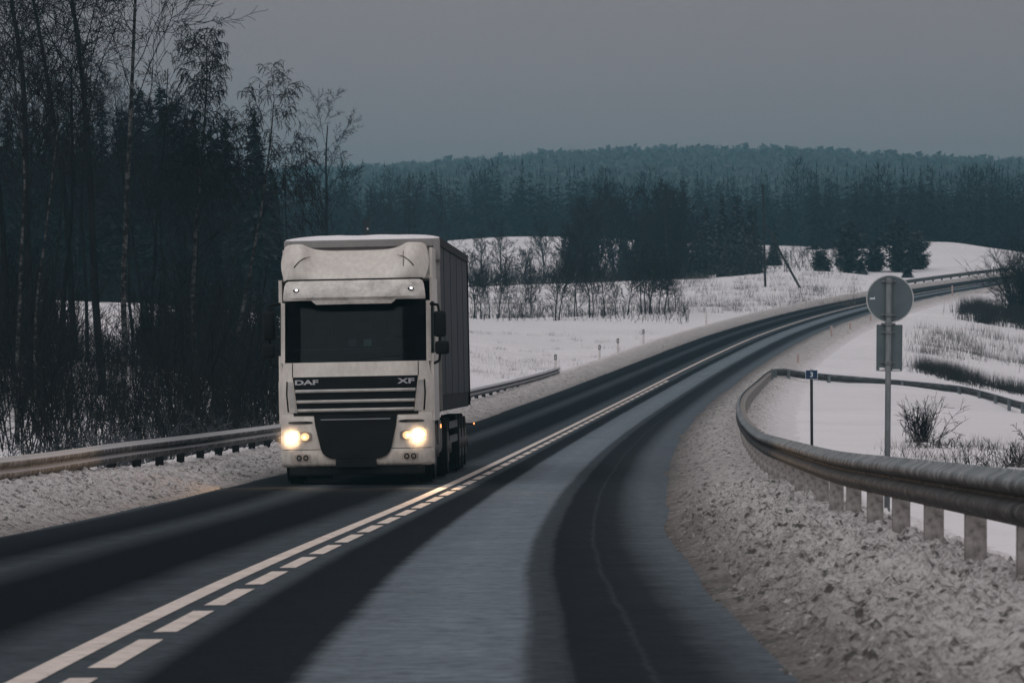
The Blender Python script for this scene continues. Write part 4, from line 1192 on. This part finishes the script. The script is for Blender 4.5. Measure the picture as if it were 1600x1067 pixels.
# what shows through the glass
dash = box_obj('dashboard', (-1.12, 1.12, .55, .95, 1.75, 2.14), M['interior'], lorry, .03)
box_obj('dashboard_edge', (-1.02, .42, .535, .548, 2.165, 2.185), M['dash_light'], dash)
bm = bmesh.new(); bm_box(bm, -.12, .0, .50, .505, 2.225, 2.325, .008); link('card', bm_mesh('card', bm), simple('dim_card', (.16, .20, .21), .6), dash)
bm = bmesh.new(); bm_box(bm, .12, .25, .49, .495, 2.215, 2.325, .004); link('card', bm_mesh('card', bm), M['card'], dash)
bm = bmesh.new(); bm_box(bm, -.12, .17, 1.85, 1.86, 2.48, 2.60, .01); link('sticker', bm_mesh('sticker', bm), simple('dim_paper', (.10, .11, .115), .7), lorry)
for sx in (-.62, .62):
    st = box_obj('seat', (sx - .27, sx + .27, 1.25, 1.45, 1.5, 2.35), M['interior'], lorry, .06)
    box_obj('headrest', (sx - .14, sx + .14, 1.28, 1.40, 2.37, 2.62), M['interior'], st, .05)
bm = bmesh.new()
ring = [(.62 + .24 * math.cos(t), .95 + .14 * math.sin(t), 2.15 + .20 * math.sin(t)) for t in np.linspace(0, 2 * math.pi, 25)]
for p_, q_ in zip(ring[:-1], ring[1:]): bm_cyl(bm, p_, q_, .018, n=6)
bm_cyl(bm, (.62, .95, 2.15), (.62, .80, 2.0), .03, n=8)
link('steering_wheel', bm_mesh('steering_wheel', bm), BP, lorry)
for x0_, x1_, z1_ in ((-.95, -.15, 2.05), (-.05, .75, 2.06)):
    cyl_obj('wiper', (x0_, .115 + yc(x0_), 2.0), (x1_, .128, z1_), .010, BP, lorry, n=6)
# visor, roof lamps
VP = M['visor_paint']
vis = panel('sun_visor', [(2.955, -1.135, 1.135, .03), (3.0, -1.14, 1.14, .0), (3.10, -1.13, 1.13, .015), (3.20, -1.115, 1.115, .06), (3.25, -1.09, 1.09, .10), (3.27, -1.05, 1.05, .14)], VP, thick=.05, cols=41)
panel('visor_lip', [(2.888, -.60, .60, .045), (2.92, -.64, .64, .035), (2.957, -.68, .68, .031)], VP, vis, thick=.04, cols=15)
for sx in (-1, 1):
    bm = bmesh.new(); x_ = sx * .918
    y_ = float(yc(x_)) + .012
    bmesh.ops.create_uvsphere(bm, u_segments=14, v_segments=8, radius=1.0, matrix=Matrix.Translation((x_, y_ - .005, 3.118)) @ Matrix.Diagonal((.052, .03, .026, 1)))
    h_ = link('roof_lamp', bm_mesh('roof_lamp', bm, True), BP, lorry)
    bm = bmesh.new()
    bmesh.ops.create_uvsphere(bm, u_segments=12, v_segments=8, radius=1.0, matrix=Matrix.Translation((x_ + .005, y_ - .022, 3.122)) @ Matrix.Diagonal((.026, .018, .018, 1)))
    link('bulb', bm_mesh('bulb', bm, True), M['roof_lamp'], h_)
# roof spoiler with raised shoulders
def spo(x, z):
    v_ = (z - 3.29) / .57
    ax = np.abs(x)
    dish = .20 * v_ * np.clip(1 - (ax / .80) ** 2, 0, 1)
    shoulder = -.16 * np.exp(-((ax - .93) / .20) ** 2) * np.clip(v_ * 1.6, 0, 1)
    return dish + shoulder + .42 * v_ ** 1.5
rows_ = [(3.29 + .57 * t, -(1.13 + .06 * math.sin(t * 3.0)), 1.13 + .06 * math.sin(t * 3.0), .20) for t in np.linspace(0, 1, 15)]
rows_ += [(3.872, -1.08, 1.08, .215), (3.872, -1.02, 1.02, .40)]
spoil = panel('roof_spoiler', rows_, CP_, thick=.05, cols=61, fy=spo, fz=lambda x, z: -.11 * np.clip((z - 3.29) / .57, 0, 1) * np.clip(1 - (np.abs(x) / .84) ** 5, 0, 1) - .05 * np.clip((z - 3.29) / .57, 0, 1) * np.clip((np.abs(x) - 1.0) / .19, 0, 1) ** 2)
for sx in (-1, 1):
    pts_ = [(sx * (.70 + .26 * t), 0, 3.66 - .17 * t ** 2.0) for t in np.linspace(0, 1, 9)]
    segs_ = []
    for p_, q_ in zip(pts_[:-1], pts_[1:]):
        P0 = [p_[0], .20 + float(yc(p_[0]) + spo(np.array(p_[0]), p_[2])) - .004, p_[2]]; P1 = [q_[0], .20 + float(yc(q_[0]) + spo(np.array(q_[0]), q_[2])) - .004, q_[2]]
        segs_.append((*P0, *P1, .004 + .006 * (len(segs_) / 8), .004 + .006 * ((len(segs_) + 1) / 8)))
    link('spoiler_groove', segs_mesh('spoiler_groove', segs_, 6), M['seam'], spoil)
panel('spoiler_gap', [(3.272, -1.10, 1.10, .16), (3.296, -1.10, 1.10, .16)], M['seam'], spoil, thick=.06, cols=31)
cyl_obj('antenna', (.79, .24, 3.30), (.80, .26, 3.73), .008, BP, lorry, r1=.004, n=6)
cyl_obj('antenna', (-.80, .24, 3.29), (-.80, .25, 3.37), .016, BP, lorry, r1=.006, n=6)
# upper grille with bright slats and lettering
gr = panel('grille', [(1.165, -.935, .935, .005), (1.45, -.965, .965, .0), (1.735, -1.005, 1.005, .025)], BP, thick=.04, cols=31)
for z_, hw in ((1.510, .962), (1.342, .945), (1.203, .932)):
    panel('grille_slat', [(z_ - .024, -hw, hw, -.030), (z_, -hw, hw, -.040), (z_ + .024, -hw, hw, -.030)], M['slat_metal'], gr, thick=.03, cols=31)
for sx in (-1, 1):
    xa, xb = sorted((sx * 1.025, sx * 1.085))
    panel('grille_cheek', [(1.17, min(sx * .955, sx * 1.05), max(sx * .955, sx * 1.05), .008), (1.45, min(sx * .985, sx * 1.075), max(sx * .985, sx * 1.075), .004), (1.66, min(sx * 1.012, sx * 1.09), max(sx * 1.012, sx * 1.09), .015)], M['slat_metal'], gr, thick=.03, cols=7)
    panel('panel_seam', [(1.18, min(sx * 1.075, sx * 1.100), max(sx * 1.075, sx * 1.100), .012), (1.45, min(sx * 1.098, sx * 1.122), max(sx * 1.098, sx * 1.122), .010), (1.67, min(sx * 1.090, sx * 1.112), max(sx * 1.090, sx * 1.112), .018)], M['seam'], lorry, thick=.01, cols=4)
    panel('panel_seam', [(1.735, min(sx * 1.0, sx * 1.014), max(sx * 1.0, sx * 1.014), .048), (1.96, min(sx * 1.0, sx * 1.014), max(sx * 1.0, sx * 1.014), .080)], M['seam'], lorry, thick=.01, cols=4)
panel('hood_gap', [(1.118, -1.0, 1.0, -.002), (1.163, -1.0, 1.0, -.002)], M['seam'], lorry, thick=.04, cols=31)
def letters(txt, x0, x1, z0, z1, y, parent, mat, name='lettering', bold=.012):
    cu = bpy.data.curves.new(name, 'FONT'); cu.body = txt; cu.size = 1.0; cu.extrude = .01; cu.offset = bold
    tmp = bpy.data.objects.new('tmp_text', cu); COL.objects.link(tmp)
    bpy.context.view_layer.update()
    me = bpy.data.meshes.new_from_object(tmp.evaluated_get(bpy.context.evaluated_depsgraph_get()))
    bpy.data.objects.remove(tmp); bpy.data.curves.remove(cu)
    co = np.array([v_.co[:] for v_ in me.vertices])
    lo, hi = co.min(0), co.max(0)
    x_ = x0 + (co[:, 0] - lo[0]) / (hi[0] - lo[0]) * (x1 - x0)
    z_ = z0 + (co[:, 1] - lo[1]) / (hi[1] - lo[1]) * (z1 - z0)
    y_ = (y(x_) if callable(y) else y) - (co[:, 2] - lo[2]) * .3
    me.vertices.foreach_set('co', np.stack([x_, y_, z_], 1).astype(np.float32).ravel()); me.materials.clear()
    me.update()
    return link(name, me, mat, parent)
letters('DAF', -.965, -.585, 1.612, 1.690, lambda x: .006 + yc(x), gr, M['badge'], bold=.035)
letters('XF', .675, .945, 1.608, 1.690, lambda x: .006 + yc(x), gr, M['badge'], bold=.03)
# headlamp panel and bumper
panel('lamp_panel', [(.582, -1.205, 1.205, -.01), (.80, -1.215, 1.215, -.02), (1.02, -1.215, 1.215, -.01), (1.12, -1.21, 1.21, .01), (1.150, -1.20, 1.20, .03)], CP_, thick=.10, cols=41)
bum = panel('bumper', [(.300, -1.17, 1.17, .03), (.325, -1.20, 1.20, -.01), (.36, -1.215, 1.215, -.03), (.50, -1.22, 1.22, -.035), (.57, -1.215, 1.215, -.025)], CP_, thick=.12, cols=41)
for sx in (-1, 1):
    a_, b_ = sorted((sx * 1.18, sx * 1.225))
    prism_yz('bumper_end', [(.36, .31), (.72, .33), (.80, 1.12), (.36, 1.13)], a_, b_, CP_)
lg = panel('lower_grille', [(.418, -.30, .30, -.062), (.426, -.36, .36, -.064), (.44, -.42, .42, -.066), (.47, -.485, .485, -.066), (.52, -.535, .535, -.066), (.60, -.565, .565, -.062), (.75, -.60, .60, -.058), (.95, -.645, .645, -.05), (1.115, -.665, .665, -.045)], BP, thick=.05, cols=31)
panel('bright_strip', [(1.046, -.556, .556, -.060), (1.058, -.556, .556, -.060)], M['badge'], lg, thick=.01, cols=15)
box_obj('number_plate', (-.325, .325, -.095, -.08, .288, .415), BP, lorry, .006)
box_obj('air_dam', (-1.08, 1.08, .05, .20, .16, .30), BP, lorry, .03)
for sx in (-1, 1):
    def ell(name, xc, zc, rx, rz, y, mat, parent, thick=.02, rows=9, sq=2.0):
        rr = []
        for t in np.linspace(-1, 1, rows):
            hw = rx * max(.08, (1 - abs(t) ** sq)) ** (1 / sq)
            rr.append((zc + rz * t, xc - hw, xc + hw, y))
        return panel(name, rr, mat, parent, thick=thick, cols=13)
    hl = ell('headlight', sx * .915, .785, .215, .082, -.032, M['lamp_glass'], lorry, sq=4.0)
    ell('reflector', sx * .815, .785, .068, .060, -.042, M['reflector_bowl'], hl, .008)
    ell('side_bulb', sx * .825, .780, .030, .030, -.048, M['side_lamp'], hl, .006)
    ell('reflector', sx * 1.01, .795, 0.112, .098, -.043, M['reflector_bowl'], hl, .009, sq=2.6)
    ell('beam_bulb', sx * 1.01, .79, 0.072, .078, -.052, M['beam_lamp'], hl, .008, rows=13)
    ell('brow_slot', sx * .89, 1.010, .20, .022, -.022, BP, lorry, .01, sq=3.0)
    fp = ell('fog_panel', sx * .86, .448, .135, .060, -.043, simple('fog_panel_paint', (.34, .30, .27), .6), bum, .01, sq=5.0)
    for xx in (.806, .915):
        ell('fog_lamp', sx * xx, .448, .045, .045, -.052, BP, fp, .008)
        ell('fog_lens', sx * xx, .448, .024, .024, -.058, M['lamp_glass'], fp, .006)
    ld = bpy.data.lights.new('headlight_beam', 'SPOT'); ld.energy = 900; ld.color = (1.0, .62, .34); ld.spot_size = R(62); ld.spot_blend = .9; ld.shadow_soft_size = .08
    lo_ = bpy.data.objects.new('headlight_beam', ld); COL.objects.link(lo_); lo_.parent = lorry
    lo_.location = (sx * 1.0, -.22, .79)
    lo_.rotation_euler = (R(90 - 7.5), 0, R(180) if False else 0)
    lo_.rotation_euler = Vector((0, -1, -.09)).to_track_quat('-Z', 'Y').to_euler()
# mirrors
def mirror(sx, x0_, x1_, z0_, z1_, low0, low1, lz0, lz1):
    bm = bmesh.new(); bm_box(bm, x0_, x1_, .36, .50, z0_, z1_, .05); mr = link('mirror', bm_mesh('mirror', bm, True), BP, lorry)
    bm = bmesh.new(); bm_box(bm, low0, low1, .36, .50, lz0, lz1, .05); link('wide_mirror', bm_mesh('wide_mirror', bm, True), BP, mr)
    xi = sx * 1.20; xm = (x0_ + x1_) / 2
    bm = bmesh.new()
    for P_ in ([(xi, .48, z1_ + .12), (xm - sx * .03, .44, z1_ + .10), (xm, .43, z1_ - .05)], [(xm, .43, lz0 + .05), (xm - sx * .02, .44, lz0 - .10), (xi, .50, lz0 - .16)]):
        for p_, q_ in zip(P_[:-1], P_[1:]): bm_cyl(bm, p_, q_, .022, n=8)
    bm_cyl(bm, (xm, .43, lz1 - .05), (xm, .43, z0_ + .05), .02, n=8)
    link('mirror_arm', bm_mesh('mirror_arm', bm), BP, mr)
mirror(1, 1.255, 1.455, 2.34, 2.755, 1.27, 1.50, 2.06, 2.276)
mirror(-1, -1.485, -1.295, 2.33, 2.80, -1.50, -1.30, 2.05, 2.28)
# wheels
def wheel(x, y, wd, r=.505):
    bm = bmesh.new()
    bm_cyl(bm, (x - wd / 2, y, r), (x + wd / 2, y, r), r, n=36)
    bmesh.ops.bevel(bm, geom=[e_ for e_ in bm.edges if len(e_.link_faces) == 2 and any(len(f_.verts) > 4 for f_ in e_.link_faces)], offset=.05, segments=2, affect='EDGES')
    tyre = bm_mesh('tyre', bm)
    wroot = link('wheel', tyre, M['rubber'], lorry)
    so = 1 if x > 0 else -1
    cyl_obj('rim', (x + so * (wd / 2 - .03), y, r), (x + so * (wd / 2 + .012), y, r), .28, M['rim'], wroot, r1=.25, n=24)
    cyl_obj('hub', (x + so * (wd / 2 + .013), y, r), (x + so * (wd / 2 + .06), y, r), .11, M['rim'], wroot, r1=.09, n=16)
for sx in (-1, 1):
    wheel(sx * 1.04, 1.42, .31)
    wheel(sx * .96, 5.05, .58)
    for y_ in (10.3, 11.6, 12.9): wheel(sx * 1.06, y_, .38)
    a_, b_ = sorted((sx * .80, sx * 1.225))
    prism_yz('mudguard', [(2.05, .55), (2.15, .55), (2.15, 1.08), (.80, 1.08), (.80, 1.0), (2.0, 1.0)], a_, b_, BP)
    bm = bmesh.new(); bm_box(bm, min(sx * .62, sx * 1.2), max(sx * .62, sx * 1.2), 2.75, 4.15, .42, 1.0, .10); link('fuel_tank', bm_mesh('fuel_tank', bm), M['tank'], lorry)
    bm = bmesh.new(); bm_box(bm, min(sx * .66, sx * 1.25), max(sx * .66, sx * 1.25), 5.72, 5.76, .25, 1.0, .01); link('mud_flap', bm_mesh('mud_flap', bm), M['rubber'], lorry)
    for z0_, z1_ in ((.55, .67), (.80, .92)):
        box_obj('side_guard', (min(sx * 1.20, sx * 1.235), max(sx * 1.20, sx * 1.235), 6.3, 9.7, z0_, z1_), M['tank'], lorry)
    box_obj('side_marker', (min(sx * 1.235, sx * 1.255), max(sx * 1.235, sx * 1.255), 2.52, 2.60, .86, .92), M['amber_lamp'], lorry)
    box_obj('side_marker', (min(sx * 1.37, sx * 1.395), max(sx * 1.37, sx * 1.395), 13.86, 13.90, .79, .82), M['amber_lamp'], lorry)
    box_obj('marker_stalk', (min(sx * 1.10, sx * 1.37), max(sx * 1.10, sx * 1.37), 13.87, 13.91, .79, .82), M['rubber'], lorry)
for x_ in (-.42, .42): box_obj('chassis_beam', (x_ - .05, x_ + .05, .9, 14.8, .78, 1.02), BP, lorry)
# trailer
tr_ = box_obj('trailer', (-1.262, 1.262, 2.75, 14.9, 1.40, 3.93), M['curtain'], lorry)
box_obj('bulkhead', (-1.275, 1.275, 2.68, 2.748, 1.15, 3.955), M['bulkhead'], tr_)
for sx in (-1, 1):
    box_obj('corner_post', (min(sx * 1.17, sx * 1.29), max(sx * 1.17, sx * 1.29), 2.60, 2.679, 3.62, 3.99), M['bulkhead'], tr_, .03)
    box_obj('roof_rail', (min(sx * 1.262, sx * 1.292), max(sx * 1.262, sx * 1.292), 2.75, 14.9, 3.86, 3.985), BP, tr_)
    box_obj('rear_post', (min(sx * 1.20, sx * 1.285), max(sx * 1.20, sx * 1.285), 14.9, 14.98, 1.15, 3.99), BP, tr_)
    for k_ in range(4):
        y_ = 4.4 + k_ * 2.7
        box_obj('curtain_strap', (min(sx * 1.262, sx * 1.27), max(sx * 1.262, sx * 1.27), y_, y_ + .05, 1.36, 3.86), M['curtain'], tr_)
box_obj('chassis_skirt', (-1.25, 1.25, 2.9, 14.9, 1.13, 1.395), BP, tr_)
box_obj('front_cap', (-1.27, 1.27, 2.62, 2.679, 3.86, 3.985), M['bulkhead'], tr_, .015)
xs_ = np.linspace(-1.27, 1.27, 24); ys_ = np.linspace(2.64, 14.9, 60)
Xg, Yg = np.meshgrid(xs_, ys_)
Zg = 3.99 + .055 * np.clip(1 - (np.abs(Xg) / 1.27) ** 6, 0, 1) * (.6 + .8 * fbm(Xg * 1.5, Yg * .8, 3, 2)) + .02
Zg[0] = 3.986
link('roof_snow', mesh_arrays('roof_snow', np.stack([Xg.ravel(), Yg.ravel(), Zg.ravel()], 1), grid_faces(60, 24), True), M['snow'], tr_)

# mist puffs added at the two headlamps to give their glow
bm = bmesh.new()
for sx in (-1, 1):
    bmesh.ops.create_icosphere(bm, subdivisions=3, radius=1.0, matrix=Matrix.Translation((sx * 1.03, -.36, .80)) @ Matrix.Diagonal((.33, .32, .33, 1)))
spm = bpy.data.materials.new('glow_puffs'); spm.use_nodes = True
spn = spm.node_tree.nodes; spn.clear()
spo_ = spn.new('ShaderNodeOutputMaterial'); spv = spn.new('ShaderNodeVolumePrincipled')
spv.inputs['Color'].default_value = (.85, .85, .85, 1); spv.inputs['Density'].default_value = 0.30
spm.node_tree.links.new(spv.outputs['Volume'], spo_.inputs['Volume'])
glow_puffs = tag(link('glow_mist', bm_mesh('glow_mist', bm), spm), 'mist puffs added before the lorry headlights for their glow', kind='stuff')
glow_puffs.matrix_world = Matrix.Translation(Vector(tpos)) @ Matrix.Rotation(-th_, 4, 'Z')

# ------------------------------------------------------------------ signs
b = N('sign_back'); f = b.noise(2.5, 5, .6, b.obj_vec()); b.color(b.ramp(f, [(.3, (.072, .100, .112)), (.7, (.110, .142, .155))])); M['sign_back'] = b.set(Roughness=.55, Specular_IOR_Level=.3)
b = N('pole_steel'); f = b.noise(5, 5, .7, b.obj_vec((1, 1, .4))); b.color(b.ramp(f, [(.35, (.085, .10, .105)), (.62, (.17, .185, .19)), (.78, (.40, .40, .39))])); M['pole_steel'] = b.set(Roughness=.55, Specular_IOR_Level=.3)
M['sign_rim'] = simple('sign_rim', (.42, .44, .44), .5, 0, .3, .2, 6)
M['blue_plate'] = simple('blue_plate', (.006, .030, .075), .5, 0, .4)
M['white_print'] = simple('white_print', (.60, .66, .70), .6, 0, .3)
M['dark_pole'] = simple('dark_pole', (.007, .010, .012), .6, 0, .3)

x_, y_, z_ = place(1386, 60)
zc = CAM_Z + (HORIZON - 467) / FPX * 60
sg = tag(empty('road_sign', (x_, y_, z_)), 'round traffic sign seen from the back with oblong plate on steel post', 'traffic sign')
sg.rotation_euler = (0, R(.45), 0)
hz = zc - z_
cyl_obj('pole', (0, 0, -.4), (0, 0, hz + .265), .037, M['pole_steel'], sg, n=20, smooth=True)
disc = cyl_obj('sign_disc', (.02, .050, hz), (.02, .056, hz), .292, M['sign_back'], sg, n=64)
bm = bmesh.new()
for k_ in range(64):
    a0, a1 = 2 * math.pi * k_ / 64, 2 * math.pi * (k_ + 1) / 64
    q = [(.02 + rr * math.cos(a), yy, hz + rr * math.sin(a)) for rr, yy, a in ((.286, .046, a0), (.300, .046, a0), (.300, .046, a1), (.286, .046, a1))]
    p = [(.02 + rr * math.cos(a), yy, hz + rr * math.sin(a)) for rr, yy, a in ((.300, .046, a0), (.300, .064, a0), (.300, .064, a1), (.300, .046, a1))]
    bm.faces.new([bm.verts.new(v_) for v_ in q]); bm.faces.new([bm.verts.new(v_) for v_ in p])
bmesh.ops.remove_doubles(bm, verts=bm.verts, dist=1e-5)
link('sign_rim', bm_mesh('sign_rim', bm), M['sign_rim'], disc)
box_obj('sticker', (.02 - .255, .02 - .19, .0465, .0495, hz - .008, hz + .012), M['white_print'], disc)
box_obj('sticker', (.02 - .205, .02 - .192, .0460, .0465, hz - .004, hz + .022), M['white_print'], disc)
pl = box_obj('sign_plate', (-.145, .178, .050, .055, hz - .905, hz - .325), M['sign_back'], sg, .002)
bm = bmesh.new(); bm_box(bm, -.147, .180, .045, .058, hz - .912, hz - .900, .003); link('plate_rim', bm_mesh('plate_rim', bm), M['sign_rim'], pl)
for xx in (-.147, .172): box_obj('plate_rim', (xx, xx + .008, .045, .058, hz - .90, hz - .33), M['sign_back'], pl)
bm = bmesh.new(); bm_box(bm, -.11, -.03, .030, .050, hz - .90, hz - .865, .012); bm_box(bm, .05, .15, .030, .050, hz - .90, hz - .885, .008); link('snow_patch', bm_mesh('snow_patch', bm), M['snow'], pl)
for zz in (hz + .22, hz - .20, hz - .315, hz - .42, hz - .80):
    cyl_obj('clamp', (0, 0, zz - .02), (0, 0, zz + .02), .046, M['pole_steel'], sg, n=16)
    bm = bmesh.new(); bm_box(bm, -.09, .09, .032, .048, zz - .012, zz + .012, .003); link('bracket', bm_mesh('bracket', bm), M['pole_steel'], sg)

x_, y_, z_ = place(1269, 78)
zc = CAM_Z + (HORIZON - 585.2) / FPX * 78
rs = tag(empty('number_sign', (x_, y_, z_)), 'small blue road-number plate reading 3 on a thin dark post', 'road sign')
rs.rotation_euler = (0, R(-.35), 0)
hz = zc - z_
cyl_obj('pole', (0, 0, -.4), (0, 0, hz + .085), .024, M['dark_pole'], rs, n=14, smooth=True)
bm = bmesh.new(); bm_box(bm, -.100, .100, -.032, -.026, hz - .077, hz + .077, .0025)
es = [e_ for e_ in bm.edges if abs(e_.verts[0].co.y - e_.verts[1].co.y) > .003]
pl = link('sign_plate', bm_mesh('sign_plate', bm), M['white_print'], rs)
box_obj('plate_face', (-.093, .093, -.0345, -.0325, hz - .070, hz + .070), M['blue_plate'], pl)
letters('3', -.024, .022, hz - .040, hz + .042, -.0370, pl, M['white_print'], 'numeral', bold=.02)

# ------------------------------------------------------------------ delineator posts
M['post_white'] = simple('post_white', (.60, .57, .56), .7, 0, .2, .2, 5)
M['post_brown'] = simple('post_brown', (.42, .33, .30), .8, 0, .2, .3, 5)
M['post_black'] = simple('post_black', (.018, .02, .022), .7, 0, .2)
def on_offset(col, u, s0, s1):
    ss = np.linspace(s0, s1, 800); P_ = road(ss, np.full(800, u))
    c_ = 800 + FPX * P_[:, 0] / P_[:, 1]
    i = int(np.argmin(np.abs(c_ - col)))
    return ss[i], P_[i]
DEL = [(868, 553, 580, -5.35, 'black-topped white delineator post at the end of the slushed guardrail', 'post_white', 1), (937, 538, 561, -5.3, 'first slim delineator post past the guardrail end', 'post_white', 1), (965, 528, 550, -5.3, 'second slim delineator post past the guardrail end', 'post_white', 1),
       (1005, 514, 538, -5.3, 'delineator post with clear black band by the middle of the far verge', 'post_white', 1), (1103, 487, 509, -5.3, 'lone pale delineator post below the scrub on the outer verge', 'post_white', 0),
       (1247, 553, 574, 5.2, 'brownish delineator post just beyond the side-road corner', 'post_brown', 0), (1299, 509, 533, 5.0, 'brownish delineator post halfway up the inner verge', 'post_brown', 0), (1328, 502, 520, 5.2, 'thin delineator post left of the oblong sign plate', 'post_brown', 0),
       (1360, 494, 507, 5.2, 'thin delineator post beside the lower edge of the round sign', 'post_brown', 0), (1488, 446, 463, 5.0, 'delineator post before the road on the far rise', 'post_brown', 0),
       (1552, 417, 428, -5.6, 'tiny post past the end of the short distant guardrail', 'post_black', 0), (1571, 415, 428, -5.6, 'tiny dark post nearest the black bush on the far bend', 'post_black', 0)]
for c_, yt, yb, u_, lab, mt, band in DEL:
    s_, P_ = on_offset(c_, u_, s_at(190), s_at(470))
    px = FPX / P_[1]
    zt = CAM_Z + (HORIZON - yt) / px; zb = CAM_Z + (HORIZON - yb) / px
    g0 = float(P_[2]) + .10
    zt = max(zt, g0 + .35)
    dp = tag(empty('delineator_post', (P_[0], P_[1], g0)), lab, 'post', 'delineator posts along the verges')
    hh = zt - g0
    bm = bmesh.new(); bm_box(bm, -.055, .055, -.03, .03, -.5, hh, .012)
    link('shaft', bm_mesh('shaft', bm), M[mt], dp)
    if band:
        bm = bmesh.new(); bm_box(bm, -.060, .060, -.036, .036, hh - .27, hh - .04, .004); bd = link('black_band', bm_mesh('black_band', bm), M['post_black'], dp)
        box_obj('reflector', (-.022, .022, -.041, -.037, hh - .22, hh - .09), M['post_white'], bd)

# ------------------------------------------------------------------ poles
M['old_wood'] = simple('old_wood', (.020, .021, .022), .9, 0, .1, .4, 3)
x_, y_, z_ = place(1196, 392)
up = tag(empty('utility_pole', (x_, y_, z_)), 'wooden utility pole with a slanting strut on the weedy slope', 'utility pole')
ht = CAM_Z + (HORIZON - 288) / FPX * 392 - z_
cyl_obj('pole', (0, 0, -.5), (-.22, 0, ht), .10, M['old_wood'], up, r1=.075, n=10)
xb = (1251 - 1196) / FPX * 392
zb = gz(x_ + xb, y_ - 1.0) - z_
cyl_obj('strut', (xb + .1, -1.0, zb - .4), (-.10, -.1, ht * .62), .10, M['old_wood'], up, r1=.085, n=10)
cyl_obj('insulator', (-.35, 0, ht - .15), (-.02, 0, ht - .15), .05, M['old_wood'], up, n=8)
x_, y_, z_ = place(573, 262)
dk = tag(empty('camera_post', (x_, y_, z_)), 'dark post with a boxy head showing above the trailer roof', 'post')
ht = CAM_Z + (HORIZON - 342) / FPX * 262 - z_
cyl_obj('mast', (0, 0, -.5), (0, 0, ht - .9), .09, M['dark_pole'], dk, n=12)
bm = bmesh.new(); bm_box(bm, -.20, .16, -.18, .18, ht - .95, ht - .06, .03); link('head_box', bm_mesh('head_box', bm), M['dark_pole'], dk)
bm = bmesh.new(); bm_box(bm, -.16, .24, -.21, .21, ht - .058, ht, .015); link('head_cap', bm_mesh('head_cap', bm), M['dark_pole'], dk)
cyl_obj('lens', (.06, -.20, ht - .55), (.06, -.185, ht - .55), .055, M['post_white'], dk, n=14)

# ------------------------------------------------------------------ loose lumps on the near bank
rg = np.random.default_rng(77)
M['clod'] = simple('clod', (.10, .085, .075), .95, 0, .1, .5, 12)
clods = [(1385, 958, .085, 'biggest dark clod of frozen slush on the bank'), (1430, 930, .07, 'dark clod just past the biggest one on the bank'), (1412, 938, .05, 'small clod between the two big ones on the bank'), (1395, 915, .05, 'small dark lump above the biggest clod')]
more = [(1115, 882, .05), (1310, 972, .05), (1480, 865, .045), (1560, 880, .05), (1230, 930, .045), (1255, 965, .04), (1420, 1010, .045), (1495, 885, .035), (1165, 888, .03), (1170, 910, .04), (1540, 935, .03), (1450, 800, .02)]
for k_, (c_, r_, sz, lab) in enumerate(clods + [(a, b_, s_, 'scattered dark slush lump on the ploughed bank beside the lane') for a, b_, s_ in more]):
    dirv = np.array([(c_ - 800) / FPX, 1.0, (HORIZON - r_) / FPX])
    tt_ = np.linspace(18, 70, 400); Pq = dirv[None] * tt_[:, None]
    s_, u_ = nearest(Pq[:, 0], Pq[:, 1])
    zb = road(s_, u_)[:, 2] + prof_r(u_ - HALF, s_)
    i = int(np.argmax(Pq[:, 2] + CAM_Z < zb))
    bm = bmesh.new(); bmesh.ops.create_icosphere(bm, subdivisions=2, radius=1.0)
    for v_ in bm.verts:
        v_.co *= sz * rg.uniform(.7, 1.15)
        v_.co.z *= .75; v_.co.x *= 1.25
    o = link('snow_clod', bm_mesh('snow_clod', bm), M['clod'])
    o.location = (Pq[i, 0], Pq[i, 1], float(zb[i]) + sz * .25); o.rotation_euler = (0, 0, k_ * 1.3)
    tag(o, lab, 'snow lump', 'slush lumps on the near bank')

shared = []
for k_ in range(3):
    bm = bmesh.new(); bmesh.ops.create_icosphere(bm, subdivisions=2, radius=1.0)
    for v_ in bm.verts: v_.co *= rg.uniform(.6, 1.15); v_.co.z *= .7
    shared.append(bm_mesh('snow_clod', bm)); shared[-1].materials.append(M['clod'] if k_ == 0 else M['slushed_post'])
for k_ in range(60):
    s_ = s_at(rg.uniform(22, 58)); t_ = rg.triangular(.15, .6, 1.6)
    P_ = road(s_, HALF + t_); sz = rg.triangular(.02, .03, .075)
    o = link('snow_clod', shared[k_ % 3]); o.location = (P_[0], P_[1], P_[2] + float(prof_r(t_, s_)) + sz * .25)
    o.scale = (sz * rg.uniform(.9, 1.6), sz * rg.uniform(.9, 1.4), sz); o.rotation_euler = (0, 0, k_ * 1.7)
    tag(o, 'scattered dark slush lump on the ploughed bank beside the lane' if k_ % 3 == 0 else 'scattered pale slush lump on the ploughed bank beside the lane', 'snow lump', 'slush lumps on the near bank')

# ------------------------------------------------------------------ winter air
lo_ = np.array([GX.min(), GY.min(), GZ.min()]); hi_ = np.array([GX.max(), GY.max(), max(GZ.max() + 12, CAM_Z + 22)])
bm = bmesh.new(); bm_box(bm, lo_[0] - 20, hi_[0] + 20, lo_[1] - 20, hi_[1] + 20, lo_[2] - 1.5, hi_[2])
hm = bpy.data.materials.new('haze'); hm.use_nodes = True
hn = hm.node_tree.nodes; hn.clear()
ho = hn.new('ShaderNodeOutputMaterial'); hv = hn.new('ShaderNodeVolumePrincipled')
hv.inputs['Color'].default_value = (0.28, 0.60, 0.74, 1)
hv.inputs['Density'].default_value = 0.00045
hm.node_tree.links.new(hv.outputs['Volume'], ho.inputs['Volume'])
haze = tag(link('haze', bm_mesh('haze', bm), hm), 'cold winter haze lying over the valley', kind='stuff')
